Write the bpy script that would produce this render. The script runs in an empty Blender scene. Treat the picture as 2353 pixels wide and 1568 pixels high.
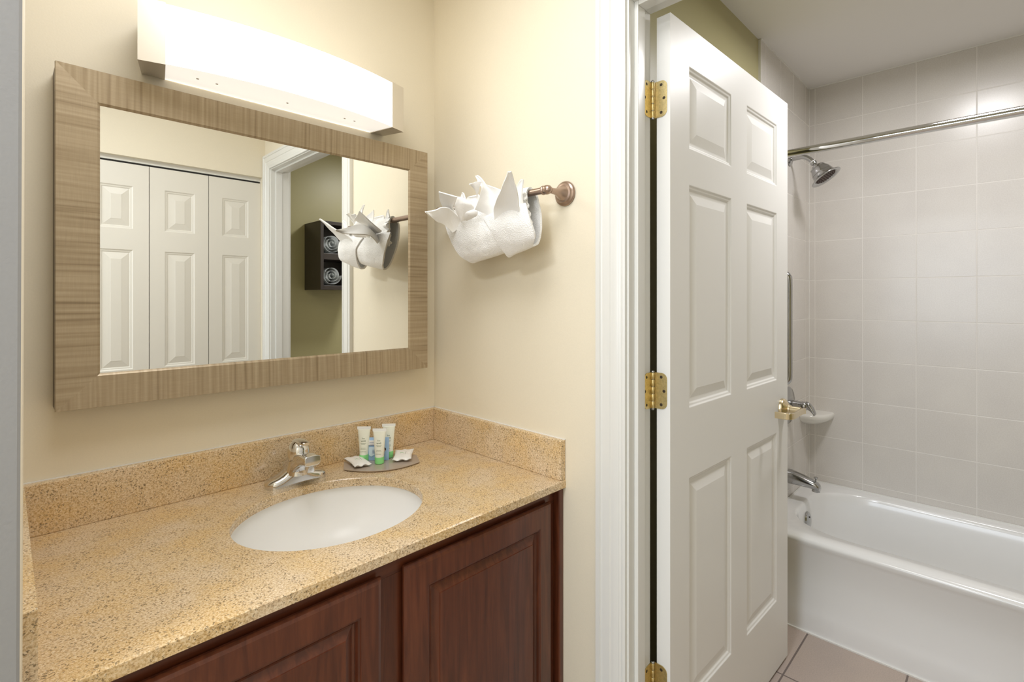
import bpy, bmesh, math, random
from mathutils import Vector, Matrix, noise
random.seed(7)
sc = bpy.context.scene
COL = sc.collection
PI = math.pi

# ------------------------------------------------------------------ camera, world, lights, exposure
F_PX = 1156.0
YAW = math.radians(44.6885)
cam_d = bpy.data.cameras.new('camera'); cam = bpy.data.objects.new('camera', cam_d); COL.objects.link(cam)
cam.location = (0, 0, 1.326); cam.rotation_euler = (PI / 2, 0, YAW - PI / 2)
cam_d.sensor_width = 36.0; cam_d.lens = F_PX / 2353 * 36.0
cam_d.shift_y = -(784 - 685) / 2353; cam_d.clip_start = 0.02
sc.camera = cam

w = bpy.data.worlds.new('world'); sc.world = w; w.use_nodes = True
w.node_tree.nodes['Background'].inputs[0].default_value = (0.75, 0.85, 1.0, 1)
w.node_tree.nodes['Background'].inputs[1].default_value = 0.3

FIXTURE_GLOW = 5.5

def area(name, loc, size, energy, color, rot=(0, 0, 0), shape='DISK', size_y=None, spread=PI):
    l = bpy.data.lights.new(name, 'AREA'); l.energy = energy; l.color = color; l.shape = shape; l.size = size
    if size_y: l.size_y = size_y
    l.spread = spread
    o = bpy.data.objects.new(name, l); COL.objects.link(o); o.location = loc; o.rotation_euler = rot
    return o
area('bathroom_ceiling_lamp', (2.12, 0.08, 2.38), 0.28, 13.5, (0.995, 0.985, 1.0))
area('hallway_fill_light', (-0.9, 0.35, 2.40), 0.40, 22.0, (0.86, 0.92, 1.0))  # unseen fill light added in the hallway, no fixture behind it
# daylight from the bedroom window at the end of the hallway
area('bedroom_window_daylight', (-2.45, 0.4, 1.45), 1.2, 30.0, (0.80, 0.89, 1.0), rot=(0, -PI / 2, 0), shape='RECTANGLE', size_y=1.3)
# broad unseen fill light, added above the vanity nook to brighten it
area('vanity_nook_fill_light', (0.30, 0.64, 2.42), 0.70, 10.5, (0.95, 0.97, 1.0))

vs = sc.view_settings
vs.view_transform = 'Standard'; vs.look = 'None'; vs.gamma = 1.0; vs.use_curve_mapping = False
vs.exposure = 0.0
sc.render.film_transparent = False
cy = sc.cycles
cy.use_denoising = True
cy.max_bounces = 12; cy.diffuse_bounces = 6; cy.glossy_bounces = 6; cy.transmission_bounces = 6
cy.caustics_reflective = False; cy.caustics_refractive = False
cy.sample_clamp_indirect = 6.0

# ------------------------------------------------------------------ material helpers
MATS = {}
def nodes_of(name):
    m = bpy.data.materials.new(name); m.use_nodes = True; MATS[name] = m
    nt = m.node_tree; b = nt.nodes['Principled BSDF']
    return m, nt, b
def N(nt, t, **kw):
    n = nt.nodes.new(t)
    for k, v in kw.items():
        if k in n.inputs: n.inputs[k].default_value = v
        else: setattr(n, k, v)
    return n
def L(nt, a, ao, b, bi): nt.links.new(a.outputs[ao], b.inputs[bi])
def ramp(nt, stops, interp='LINEAR'):
    r = nt.nodes.new('ShaderNodeValToRGB'); r.color_ramp.interpolation = interp
    el = r.color_ramp.elements
    while len(el) < len(stops): el.new(0.5)
    for e, (p, c) in zip(el, stops):
        e.position = p; e.color = tuple(c) + (1,) if len(c) == 3 else c
    return r
def coords(nt, scale=(1, 1, 1), kind='Object'):
    tc = nt.nodes.new('ShaderNodeTexCoord'); mp = nt.nodes.new('ShaderNodeMapping')
    mp.inputs['Scale'].default_value = scale
    L(nt, tc, kind, mp, 'Vector'); return mp
def bump(nt, b, src, out, strength, dist):
    n = nt.nodes.new('ShaderNodeBump'); n.inputs['Strength'].default_value = strength; n.inputs['Distance'].default_value = dist
    L(nt, src, out, n, 'Height'); L(nt, n, 'Normal', b, 'Normal'); return n
def plain(name, col, rough=0.5, metal=0.0, spec=None, nscale=None, nstr=0.1, ndist=0.001, var=0.0, coat=0.0, sss=0.0):
    m, nt, b = nodes_of(name)
    b.inputs['Base Color'].default_value = tuple(col) + (1,)
    b.inputs['Roughness'].default_value = rough; b.inputs['Metallic'].default_value = metal
    if spec is not None: b.inputs['Specular IOR Level'].default_value = spec
    if coat: b.inputs['Coat Weight'].default_value = coat; b.inputs['Coat Roughness'].default_value = 0.08
    if sss: b.inputs['Subsurface Weight'].default_value = sss; b.inputs['Subsurface Radius'].default_value = (.01, .01, .01)
    mp = coords(nt)
    nz = N(nt, 'ShaderNodeTexNoise', Scale=nscale or 40.0, Detail=3.0); L(nt, mp, 'Vector', nz, 'Vector')
    if nscale: bump(nt, b, nz, 'Fac', nstr, ndist)
    if var:
        r = ramp(nt, [(0.3, [c * (1 - var) for c in col]), (0.7, [min(1, c * (1 + var)) for c in col])])
        L(nt, nz, 'Fac', r, 'Fac'); L(nt, r, 'Color', b, 'Base Color')
    return m

M_wall = plain('beige_wall_paint', (0.785, 0.715, 0.57), 0.55, nscale=260, nstr=0.25, ndist=0.0006, var=0.012)
M_hall = plain('pale_hallway_paint', (0.30, 0.30, 0.305), 0.6, nscale=220, nstr=0.3, ndist=0.0008, var=0.012)
M_olive = plain('olive_wall_paint', (0.45, 0.41, 0.22), 0.33, spec=0.35, nscale=900, nstr=0.35, ndist=0.0005, var=0.02)
M_ceil = plain('ceiling_paint', (0.80, 0.785, 0.775), 0.8, nscale=180, nstr=0.2, ndist=0.0008)
M_trim = plain('white_trim_enamel', (0.74, 0.735, 0.70), 0.28, nscale=90, nstr=0.08, ndist=0.0006)
M_closet = plain('ivory_closet_door_paint', (0.74, 0.71, 0.64), 0.38, nscale=120, nstr=0.12, ndist=0.0006)
M_porc = plain('white_porcelain', (0.86, 0.855, 0.84), 0.3, spec=0.3)
M_tub = plain('white_tub_enamel', (0.84, 0.84, 0.835), 0.16, coat=0.3)
M_chrome = plain('polished_chrome', (0.74, 0.74, 0.74), 0.06, 1.0)
M_chrome_d = plain('worn_chrome', (0.46, 0.46, 0.46), 0.14, 1.0, nscale=80, nstr=0.03)
M_nickel = plain('brushed_nickel', (0.68, 0.64, 0.58), 0.36, 0.85)
M_bronze = plain('brushed_rose_bronze', (0.42, 0.315, 0.26), 0.30, 1.0, nscale=300, nstr=0.05)
M_brass = plain('tarnished_brass', (0.72, 0.585, 0.29), 0.38, 1.0, nscale=220, nstr=0.12, ndist=0.0005, var=0.14)
M_brass_l = plain('satin_brass', (0.78, 0.66, 0.44), 0.22, 1.0)
M_dark = plain('dark_screw_recess', (0.05, 0.035, 0.02), 0.5, 0.4)
M_rubber = plain('dark_nozzle_rubber', (0.10, 0.07, 0.065), 0.6)
M_caulk = plain('white_caulk', (0.80, 0.79, 0.76), 0.45)
M_espresso = plain('espresso_stained_wood', (0.045, 0.035, 0.03), 0.35, nscale=60, nstr=0.1)
M_backing = plain('dark_brown_frame_backing', (0.10, 0.065, 0.035), 0.5)
M_shadowgap = plain('painted_gap_shade', (0.03, 0.03, 0.03), 0.7)
M_green_cap = plain('pale_green_plastic', (0.30, 0.78, 0.30), 0.25, sss=0.2)
M_tube = plain('translucent_white_plastic', (0.86, 0.88, 0.78), 0.28, sss=0.25)
M_tube_top = plain('clear_white_crimp_plastic', (0.88, 0.89, 0.88), 0.22)
M_print = plain('grey_green_print', (0.22, 0.26, 0.17), 0.6)
M_print2 = plain('green_sprig_print', (0.35, 0.55, 0.30), 0.6)
M_printbl = plain('navy_print', (0.07, 0.12, 0.26), 0.6)
M_sachet = plain('light_blue_foil', (0.36, 0.56, 0.84), 0.30, nscale=60, nstr=0.3, ndist=0.002)
M_sachet_l = plain('pale_blue_wave_print', (0.66, 0.80, 0.93), 0.35)
M_label = plain('white_label_print', (0.88, 0.88, 0.88), 0.5)
M_skin = plain('skin_tone_print', (0.80, 0.50, 0.38), 0.5)
M_hair = plain('dark_hair_print', (0.06, 0.04, 0.04), 0.5)
M_wrap = plain('white_soap_wrapper', (0.88, 0.87, 0.84), 0.32, nscale=45, nstr=0.5, ndist=0.002)
M_tray = plain('frosted_taupe_glass', (0.42, 0.35, 0.29), 0.18, coat=0.4)
M_carpet = plain('beige_hall_carpet', (0.42, 0.36, 0.28), 0.95, nscale=300, nstr=0.5, ndist=0.003)
M_teflon = plain('white_thread_tape', (0.85, 0.85, 0.85), 0.6)
M_ticket = plain('washcloth_white', (0.84, 0.86, 0.85), 0.9, nscale=400, nstr=0.5, ndist=0.002)

# mirror silver
m, nt, b = nodes_of('mirror_silver'); M_mirror = m
b.inputs['Base Color'].default_value = (0.93, 0.94, 0.92, 1); b.inputs['Metallic'].default_value = 1; b.inputs['Roughness'].default_value = 0.0

# lamp diffuser
m, nt, b = nodes_of('lit_acrylic_diffuser'); M_diff = m
b.inputs['Base Color'].default_value = (0.9, 0.9, 0.9, 1); b.inputs['Roughness'].default_value = 0.35
b.inputs['Emission Color'].default_value = (1.0, 0.95, 0.87, 1); b.inputs['Emission Strength'].default_value = FIXTURE_GLOW
m, nt, b = nodes_of('dimly_lit_acrylic_edge'); M_diff2 = m
b.inputs['Base Color'].default_value = (0.9, 0.9, 0.9, 1); b.inputs['Roughness'].default_value = 0.35
b.inputs['Emission Color'].default_value = (1.0, 0.95, 0.87, 1); b.inputs['Emission Strength'].default_value = FIXTURE_GLOW * 0.13

# white door paint with embossed wood grain
m, nt, b = nodes_of('white_embossed_door_paint'); M_door = m
b.inputs['Base Color'].default_value = (0.81, 0.80, 0.77, 1); b.inputs['Roughness'].default_value = 0.40
mp = coords(nt, (140, 140, 5)); nz = N(nt, 'ShaderNodeTexNoise', Scale=1.0, Detail=4.0, Distortion=0.6); L(nt, mp, 'Vector', nz, 'Vector')
bump(nt, b, nz, 'Fac', 0.18, 0.0008)

# granite
def granite(name, top):
    m, nt, b = nodes_of(name)
    mp = coords(nt)
    n1 = N(nt, 'ShaderNodeTexNoise', Scale=300.0, Detail=4.0, Roughness=0.7); L(nt, mp, 'Vector', n1, 'Vector')
    r1 = ramp(nt, [(0.30, (0.16, 0.085, 0.03)), (0.40, (0.45, 0.275, 0.11)), (0.50, (0.69, 0.505, 0.285)), (0.60, (0.81, 0.66, 0.44)), (0.72, (0.89, 0.80, 0.66))])
    L(nt, n1, 'Fac', r1, 'Fac')
    n2 = N(nt, 'ShaderNodeTexNoise', Scale=9.0, Detail=3.0); L(nt, mp, 'Vector', n2, 'Vector')
    r2 = ramp(nt, [(0.36, (0.70, 0.60, 0.49)), (0.50, (0.64, 0.49, 0.31)), (0.64, (0.70, 0.46, 0.18))])
    L(nt, n2, 'Fac', r2, 'Fac')
    mx = N(nt, 'ShaderNodeMix', data_type='RGBA', blend_type='MIX'); mx.inputs[0].default_value = 0.33
    nt.links.new(r1.outputs['Color'], mx.inputs[6]); nt.links.new(r2.outputs['Color'], mx.inputs[7])
    # dark biotite specks
    nd = N(nt, 'ShaderNodeTexNoise', Scale=260.0, Detail=2.0); L(nt, mp, 'Vector', nd, 'Vector')
    vm = N(nt, 'ShaderNodeVectorMath', operation='MULTIPLY_ADD'); L(nt, nd, 'Color', vm, 0); vm.inputs[1].default_value = (0.009, 0.009, 0.009); L(nt, mp, 'Vector', vm, 2)
    v = N(nt, 'ShaderNodeTexVoronoi', Scale=230.0); L(nt, vm, 'Vector', v, 'Vector')
    rv = ramp(nt, [(0.0, (1, 1, 1)), (0.30, (1, 1, 1)), (0.42, (0, 0, 0))]); L(nt, v, 'Distance', rv, 'Fac')
    rp = ramp(nt, [(0.0, (0, 0, 0)), (0.36, (0, 0, 0)), (0.42, (1, 1, 1))])
    L(nt, v, 'Color', rp, 'Fac')
    n3 = N(nt, 'ShaderNodeTexNoise', Scale=38.0, Detail=2.0); L(nt, mp, 'Vector', n3, 'Vector')
    rn = ramp(nt, [(0.38, (0.35, 0.35, 0.35)), (0.55, (1, 1, 1))]); L(nt, n3, 'Fac', rn, 'Fac')
    mu = N(nt, 'ShaderNodeMath', operation='MULTIPLY'); L(nt, rv, 'Color', mu, 0); L(nt, rp, 'Color', mu, 1)
    mu2 = N(nt, 'ShaderNodeMath', operation='MULTIPLY'); L(nt, mu, 'Value', mu2, 0); L(nt, rn, 'Color', mu2, 1)
    mu3 = N(nt, 'ShaderNodeMath', operation='MULTIPLY'); L(nt, mu2, 'Value', mu3, 0); mu3.inputs[1].default_value = 0.78
    mx2 = N(nt, 'ShaderNodeMix', data_type='RGBA'); L(nt, mu3, 'Value', mx2, 0)
    nt.links.new(mx.outputs[2], mx2.inputs[6]); mx2.inputs[7].default_value = (0.13, 0.09, 0.045, 1)
    nt.links.new(mx2.outputs[2], b.inputs['Base Color'])
    b.inputs['Roughness'].default_value = 0.22
    return m
M_granite = granite('gold_speckled_granite', True)
M_granite_s = M_granite

# cherry wood
def cherry(name, sc3):
    m, nt, b = nodes_of(name)
    mp = coords(nt, sc3)
    n1 = N(nt, 'ShaderNodeTexNoise', Scale=1.0, Detail=5.0, Roughness=0.6, Distortion=0.8); L(nt, mp, 'Vector', n1, 'Vector')
    r1 = ramp(nt, [(0.25, (0.046, 0.0115, 0.005)), (0.5, (0.098, 0.025, 0.010)), (0.75, (0.155, 0.044, 0.017))])
    L(nt, n1, 'Fac', r1, 'Fac'); L(nt, r1, 'Color', b, 'Base Color')
    b.inputs['Roughness'].default_value = 0.32
    b.inputs['Coat Weight'].default_value = 0.18; b.inputs['Coat Roughness'].default_value = 0.2
    bump(nt, b, n1, 'Fac', 0.08, 0.0006)
    return m
M_cherry_v = cherry('cherry_stained_wood_upright', (55, 55, 4))
M_cherry_h = cherry('cherry_stained_wood_level', (4, 55, 55))

# champagne cross-grained mirror frame
def champagne(name, axis):
    m, nt, b = nodes_of(name)
    s = {'x': (125, 0.5, 3.0), 'z': (3.0, 0.5, 125)}[axis]
    mp = coords(nt, s)
    n1 = N(nt, 'ShaderNodeTexNoise', Scale=1.0, Detail=2.5, Roughness=0.45, Distortion=0.12); L(nt, mp, 'Vector', n1, 'Vector')
    r1 = ramp(nt, [(0.28, (0.255, 0.19, 0.115)), (0.42, (0.355, 0.275, 0.175)), (0.58, (0.41, 0.325, 0.215)), (0.75, (0.46, 0.37, 0.25))])
    L(nt, n1, 'Fac', r1, 'Fac')
    mp2 = coords(nt, (500, 500, 30) if axis == 'z' else (30, 500, 500))
    n2 = N(nt, 'ShaderNodeTexNoise', Scale=1.0, Detail=2.0); L(nt, mp2, 'Vector', n2, 'Vector')
    mx = N(nt, 'ShaderNodeMix', data_type='RGBA', blend_type='OVERLAY'); mx.inputs[0].default_value = 0.10
    nt.links.new(r1.outputs['Color'], mx.inputs[6]); nt.links.new(n2.outputs['Fac'], mx.inputs[7])
    nt.links.new(mx.outputs[2], b.inputs['Base Color'])
    b.inputs['Roughness'].default_value = 0.36; b.inputs['Metallic'].default_value = 0.35
    bump(nt, b, n2, 'Fac', 0.06, 0.0004)
    return m
M_fr_x = champagne('champagne_frame_rail_grain', 'x')
M_fr_z = champagne('champagne_frame_stile_grain', 'z')

# tiles
def tiles(name, ax, ay, ox, oy, tw, th, gap, c1, c2, cg, rough, bstr=0.5):
    m, nt, b = nodes_of(name)
    tc = nt.nodes.new('ShaderNodeTexCoord'); sp = nt.nodes.new('ShaderNodeSeparateXYZ'); L(nt, tc, 'Object', sp, 'Vector')
    ad1 = N(nt, 'ShaderNodeMath', operation='ADD'); L(nt, sp, ax, ad1, 0); ad1.inputs[1].default_value = -ox + tw * 40
    ad2 = N(nt, 'ShaderNodeMath', operation='ADD'); L(nt, sp, ay, ad2, 0); ad2.inputs[1].default_value = -oy + th * 40
    cb = nt.nodes.new('ShaderNodeCombineXYZ'); L(nt, ad1, 'Value', cb, 'X'); L(nt, ad2, 'Value', cb, 'Y')
    br = N(nt, 'ShaderNodeTexBrick', offset=0.0, squash=1.0)
    br.inputs['Scale'].default_value = 1.0; br.inputs['Brick Width'].default_value = tw; br.inputs['Row Height'].default_value = th
    br.inputs['Mortar Size'].default_value = gap; br.inputs['Mortar Smooth'].default_value = 0.35; br.inputs['Bias'].default_value = 0.0
    br.inputs['Color1'].default_value = c1 + (1,); br.inputs['Color2'].default_value = c2 + (1,); br.inputs['Mortar'].default_value = cg + (1,)
    L(nt, cb, 'Vector', br, 'Vector')
    n1 = N(nt, 'ShaderNodeTexNoise', Scale=230.0, Detail=3.0); L(nt, tc, 'Object', n1, 'Vector')
    n2 = N(nt, 'ShaderNodeTexNoise', Scale=5.0, Detail=3.0); L(nt, tc, 'Object', n2, 'Vector')
    r1 = ramp(nt, [(0.35, (0.46, 0.46, 0.46)), (0.65, (0.54, 0.54, 0.54))]); L(nt, n1, 'Fac', r1, 'Fac')
    r2 = ramp(nt, [(0.35, (0.47, 0.47, 0.48)), (0.65, (0.53, 0.525, 0.52))]); L(nt, n2, 'Fac', r2, 'Fac')
    mx = N(nt, 'ShaderNodeMix', data_type='RGBA', blend_type='OVERLAY'); mx.inputs[0].default_value = 0.8
    nt.links.new(br.outputs['Color'], mx.inputs[6]); nt.links.new(r1.outputs['Color'], mx.inputs[7])
    mx3 = N(nt, 'ShaderNodeMix', data_type='RGBA', blend_type='OVERLAY'); mx3.inputs[0].default_value = 0.8
    nt.links.new(mx.outputs[2], mx3.inputs[6]); nt.links.new(r2.outputs['Color'], mx3.inputs[7])
    nt.links.new(mx3.outputs[2], b.inputs['Base Color'])
    iv = N(nt, 'ShaderNodeMath', operation='SUBTRACT'); iv.inputs[0].default_value = 1.0; L(nt, br, 'Fac', iv, 1)
    bump(nt, b, iv, 'Value', bstr, 0.0016)
    rr = ramp(nt, [(0.0, (rough, rough, rough)), (1.0, (0.6, 0.6, 0.6))]); L(nt, br, 'Fac', rr, 'Fac'); L(nt, rr, 'Color', b, 'Roughness')
    return m
TC1 = (0.695, 0.665, 0.625); TC2 = (0.675, 0.645, 0.605); TG = (0.79, 0.76, 0.72)
M_tile_back = tiles('beige_wall_tile_long_wall', 'Y', 'Z', 0.7268, 1.2165, 0.2082, 0.2035, 0.0024, TC1, TC2, TG, 0.25)
M_tile_end = tiles('beige_wall_tile_end_wall', 'X', 'Z', 2.935, 1.2165, 0.203, 0.2035, 0.0024, TC1, TC2, TG, 0.25)
M_floor_tile = tiles('taupe_floor_tile', 'X', 'Y', 1.928, 0.567, 0.313, 0.313, 0.0035, (0.47, 0.385, 0.335), (0.44, 0.365, 0.315), (0.17, 0.135, 0.12), 0.4)

# terry cloth
m, nt, b = nodes_of('white_terry_cloth'); M_terry = m
b.inputs['Base Color'].default_value = (0.92, 0.915, 0.905, 1); b.inputs['Roughness'].default_value = 0.95
b.inputs['Sheen Weight'].default_value = 0.3
mp = coords(nt, (1, 1, 1)); vo = N(nt, 'ShaderNodeTexVoronoi', Scale=380.0); L(nt, mp, 'Vector', vo, 'Vector')
n1 = N(nt, 'ShaderNodeTexNoise', Scale=90.0, Detail=3.0); L(nt, mp, 'Vector', n1, 'Vector')
ad = N(nt, 'ShaderNodeMath', operation='ADD'); L(nt, vo, 'Distance', ad, 0); L(nt, n1, 'Fac', ad, 1)
bump(nt, b, ad, 'Value', 0.55, 0.0022)
m, nt, b = nodes_of('white_flat_woven_cloth'); M_cloth = m
b.inputs['Base Color'].default_value = (0.92, 0.915, 0.905, 1); b.inputs['Roughness'].default_value = 0.9
mp = coords(nt, (1, 1, 1)); wv = N(nt, 'ShaderNodeTexNoise', Scale=420.0, Detail=3.0); L(nt, mp, 'Vector', wv, 'Vector')
bump(nt, b, wv, 'Fac', 0.4, 0.0012)

# ------------------------------------------------------------------ geometry helpers
def link(name, me, mats, parent=None):
    o = bpy.data.objects.new(name, me); COL.objects.link(o)
    for mm in (mats if isinstance(mats, (list, tuple)) else [mats]): me.materials.append(mm)
    if parent is not None: o.parent = parent
    return o
def obj(name, bm, mats, parent=None, smooth=None, bevel=0, seg=2):
    bmesh.ops.recalc_face_normals(bm, faces=bm.faces)
    me = bpy.data.meshes.new(name); bm.to_mesh(me); bm.free()
    if smooth is not None:
        for p in me.polygons: p.use_smooth = True
        me.set_sharp_from_angle(angle=math.radians(smooth))
    o = link(name, me, mats, parent)
    if bevel:
        md = o.modifiers.new('bevel', 'BEVEL'); md.width = bevel; md.segments = seg; md.limit_method = 'ANGLE'; md.angle_limit = math.radians(35)
        md.harden_normals = False
    return o
def tag(o, label, cat, group=None):
    o['label'] = label; o['category'] = cat
    if group: o['group'] = group
    return o
def struct(o): o['kind'] = 'structure'; return o
def thing(name, label, cat, loc=(0, 0, 0), rz=0.0, group=None):
    o = bpy.data.objects.new(name, None); COL.objects.link(o); o.empty_display_size = 0.05
    o.location = loc; o.rotation_euler = (0, 0, rz)
    return tag(o, label, cat, group)
def BM(): return bmesh.new()
def box(bm, x0, x1, y0, y1, z0, z1, mi=0):
    vs_ = [bm.verts.new((x, y, z)) for x in (x0, x1) for y in (y0, y1) for z in (z0, z1)]
    out = []
    for q in ((0, 1, 3, 2), (4, 6, 7, 5), (0, 4, 5, 1), (2, 3, 7, 6), (0, 2, 6, 4), (1, 5, 7, 3)):
        f = bm.faces.new([vs_[i] for i in q]); f.material_index = mi; out.append(f)
    return out
def extr(bm, loop, vec, mi=0, cap=True):
    """closed loop of 3d points extruded along vec"""
    a = [bm.verts.new(p) for p in loop]; c = [bm.verts.new(Vector(p) + Vector(vec)) for p in loop]
    n = len(a)
    for i in range(n):
        f = bm.faces.new((a[i], a[(i + 1) % n], c[(i + 1) % n], c[i])); f.material_index = mi
    if cap:
        bm.faces.new(a).material_index = mi; bm.faces.new(list(reversed(c))).material_index = mi
def rings(bm, rs, cap0=True, cap1=True, closed=True, mi=0):
    """loft list of rings (lists of points)"""
    R = [[bm.verts.new(p) for p in r] for r in rs]; n = len(R[0])
    for a, c in zip(R[:-1], R[1:]):
        for i in range(n if closed else n - 1):
            f = bm.faces.new((a[i], a[(i + 1) % n], c[(i + 1) % n], c[i])); f.material_index = mi
    if cap0: bm.faces.new(R[0]).material_index = mi
    if cap1: bm.faces.new(list(reversed(R[-1]))).material_index = mi
    return R
def frame_of(d):
    d = Vector(d).normalized(); up = Vector((0, 0, 1)) if abs(d.z) < 0.95 else Vector((1, 0, 0))
    u = d.cross(up).normalized(); v = u.cross(d).normalized(); return d, u, v
def lathe(bm, prof, origin, axis, n=40, mi=0):
    """prof: list of (radius, distance along axis)"""
    d, u, v = frame_of(axis); o = Vector(origin)
    rs = []
    for r, h in prof:
        r = max(r, 1e-5)
        rs.append([o + d * h + (u * math.cos(2 * PI * i / n) + v * math.sin(2 * PI * i / n)) * r for i in range(n)])
    rings(bm, rs, mi=mi)
def tube(bm, pts, r, n=16, mi=0):
    pts = [Vector(p) for p in pts]; rs = []
    t0 = (pts[1] - pts[0]).normalized(); _, u, v = frame_of(t0)
    for i, p in enumerate(pts):
        t = (pts[min(i + 1, len(pts) - 1)] - pts[max(i - 1, 0)]).normalized()
        u = (u - t * u.dot(t)).normalized(); v = t.cross(u)
        rr = r[i] if isinstance(r, (list, tuple)) else r
        rs.append([p + (u * math.cos(2 * PI * k / n) + v * math.sin(2 * PI * k / n)) * rr for k in range(n)])
    rings(bm, rs, mi=mi)
def catmull(P, k=6):
    P = [Vector(p) for p in P]; out = []
    for i in range(len(P) - 1):
        a = P[max(i - 1, 0)]; b_ = P[i]; c = P[i + 1]; d = P[min(i + 2, len(P) - 1)]
        for j in range(k):
            t = j / k
            out.append(0.5 * ((2 * b_) + (c - a) * t + (2 * a - 5 * b_ + 4 * c - d) * t * t + (3 * b_ - a - 3 * c + d) * t ** 3))
    out.append(P[-1]); return out
def rrect(cx, cy, hx, hy, rx, ry, z, n=8):
    pts = []
    for sx, sy, a0 in ((1, 1, 0), (-1, 1, PI / 2), (-1, -1, PI), (1, -1, 3 * PI / 2)):
        for i in range(n + 1):
            a = a0 + i * PI / 2 / n
            pts.append((cx + sx * (hx - rx) + rx * math.cos(a), cy + sy * (hy - ry) + ry * math.sin(a), z))
    return pts
def slab(bm, W, H, T, panels, prof, edge=None, z0=0.0):
    """upright panelled slab: x 0..W, z z0..z0+H, front face at y=0 looking to -y, back at y=T.
    panels: (x0,x1,z0,z1); prof: list of (inset, depth)"""
    for side in (0, 1):
        def P(x, z, d): return (x, d if side == 0 else T - d, z)
        e = edge or 0
        xs = sorted({e, W - e} | {p[0] for p in panels} | {p[1] for p in panels})
        zs = sorted({z0 + e, z0 + H - e} | {p[2] for p in panels} | {p[3] for p in panels})
        for i in range(len(xs) - 1):
            for j in range(len(zs) - 1):
                xm = (xs[i] + xs[i + 1]) / 2; zm = (zs[j] + zs[j + 1]) / 2
                if any(p[0] < xm < p[1] and p[2] < zm < p[3] for p in panels): continue
                bm.faces.new([bm.verts.new(P(*q, 0)) for q in ((xs[i], zs[j]), (xs[i + 1], zs[j]), (xs[i + 1], zs[j + 1]), (xs[i], zs[j + 1]))])
        for p in panels:
            rs = [[P(p[0] + s, p[2] + s, d), P(p[1] - s, p[2] + s, d), P(p[1] - s, p[3] - s, d), P(p[0] + s, p[3] - s, d)] for s, d in prof]
            rings(bm, rs, cap0=False, cap1=True)
        if e:
            rs = [[P(0, z0, e * 0.8), P(W, z0, e * 0.8), P(W, z0 + H, e * 0.8), P(0, z0 + H, e * 0.8)],
                  [P(e * .35, z0 + e * .35, e * 0.25), P(W - e * .35, z0 + e * .35, e * 0.25), P(W - e * .35, z0 + H - e * .35, e * 0.25), P(e * .35, z0 + H - e * .35, e * 0.25)],
                  [P(e, z0 + e, 0), P(W - e, z0 + e, 0), P(W - e, z0 + H - e, 0), P(e, z0 + H - e, 0)]]
            rings(bm, rs, cap0=False, cap1=False)
    d0 = (edge or 0) * 0.8
    rings(bm, [[(0, d0, z0), (W, d0, z0), (W, d0, z0 + H), (0, d0, z0 + H)], [(0, T - d0, z0), (W, T - d0, z0), (W, T - d0, z0 + H), (0, T - d0, z0 + H)]], cap0=False, cap1=False)
    bmesh.ops.remove_doubles(bm, verts=bm.verts, dist=1e-5)

# ------------------------------------------------------------------ key dimensions
XW = 1.060          # side wall, vanity face
XB = 1.160          # side wall, bathroom face
YM = 1.431          # mirror wall
YC = -0.297         # closet wall
XL = 0.0135         # left partition face
CEIL = 2.44
J1, J0 = 0.652, -0.207   # door opening
HZ = 2.049          # opening head
YE = 0.755          # tiled end wall face
YS = -0.770         # bathroom wall opposite
XT = 3.000          # long tiled wall face

# ------------------------------------------------------------------ setting
def wallbox(name, *b, mats=None, face=None):
    bm = BM()
    for q in (b if isinstance(b[0], tuple) else [b]): box(bm, *q)
    if face:
        bm.normal_update()
        for f in bm.faces: f.material_index = face(f)
    return struct(obj(name, bm, mats or M_wall))
wallbox('wall_mirror', -2.6, XW + 0.0, YM, YM + 0.12, 0, CEIL)
def side_face(f):
    return 1 if f.normal.x > 0.5 else 0
wallbox('wall_side', (XW, XB, J1 + 0.018, YM + 0.12, 0, CEIL), (XW, XB, YC - 0.9, J0 - 0.018, 0, CEIL), (XW, XB, J0 - 0.018, J1 + 0.018, HZ + 0.018, CEIL),
        mats=[M_wall, M_olive], face=side_face)
# end of the partition on the left, slightly out of plumb
bm = BM()
extr(bm, [(-0.11, 0.80, 0), (0.0112, 0.80, 0), (XL, 0.84, 0), (XL, YM, 0), (-0.11, YM, 0)], (0, 0, CEIL))
for v_ in bm.verts:
    if v_.co.z > 1 and abs(v_.co.y - 0.80) < 0.01 and v_.co.x > 0: v_.co.x = 0.0188
    elif v_.co.z > 1 and v_.co.x > 0: v_.co.x = 0.0205
bm.normal_update()
for f in bm.faces: f.material_index = 1 if f.normal.y < -0.9 or f.normal.x < -0.5 else 0
struct(obj('wall_left', bm, [M_wall, M_hall], bevel=0.004))
wallbox('wall_closet', (-2.6, -0.02, YC - 0.10, YC, 0, CEIL), (-0.02, XW, YC - 0.10, YC, 2.016, CEIL), (1.044, XW, YC - 0.10, YC, 0, 2.016))
wallbox('wall_closet_inside', (-0.9, XW, -1.0, -0.92, 0, CEIL), (-0.12, -0.02, -0.92, YC - 0.10, 0, CEIL))
wallbox('wall_bedroom', -2.7, -2.6, -1.0, YM + 0.12, 0, CEIL, mats=M_hall)
wallbox('ceiling_hallway', -2.7, XB, -1.0, YM + 0.12, CEIL, CEIL + 0.08, mats=M_ceil)
wallbox('floor_hallway', -2.7, XW + 0.04, -1.0, YM + 0.12, -0.08, 0, mats=M_carpet)
wallbox('floor', XW + 0.04, XT + 0.1, YS - 0.1, YE + 0.1, -0.08, 0.0, mats=M_floor_tile)
wallbox('ceiling', XB, XT + 0.1, YS - 0.1, YE + 0.1, 2.432, 2.52, mats=M_ceil)
wallbox('wall_end', XB, XT + 0.1, YE + 0.009, YE + 0.1, 0, 2.432, mats=M_olive)
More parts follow.
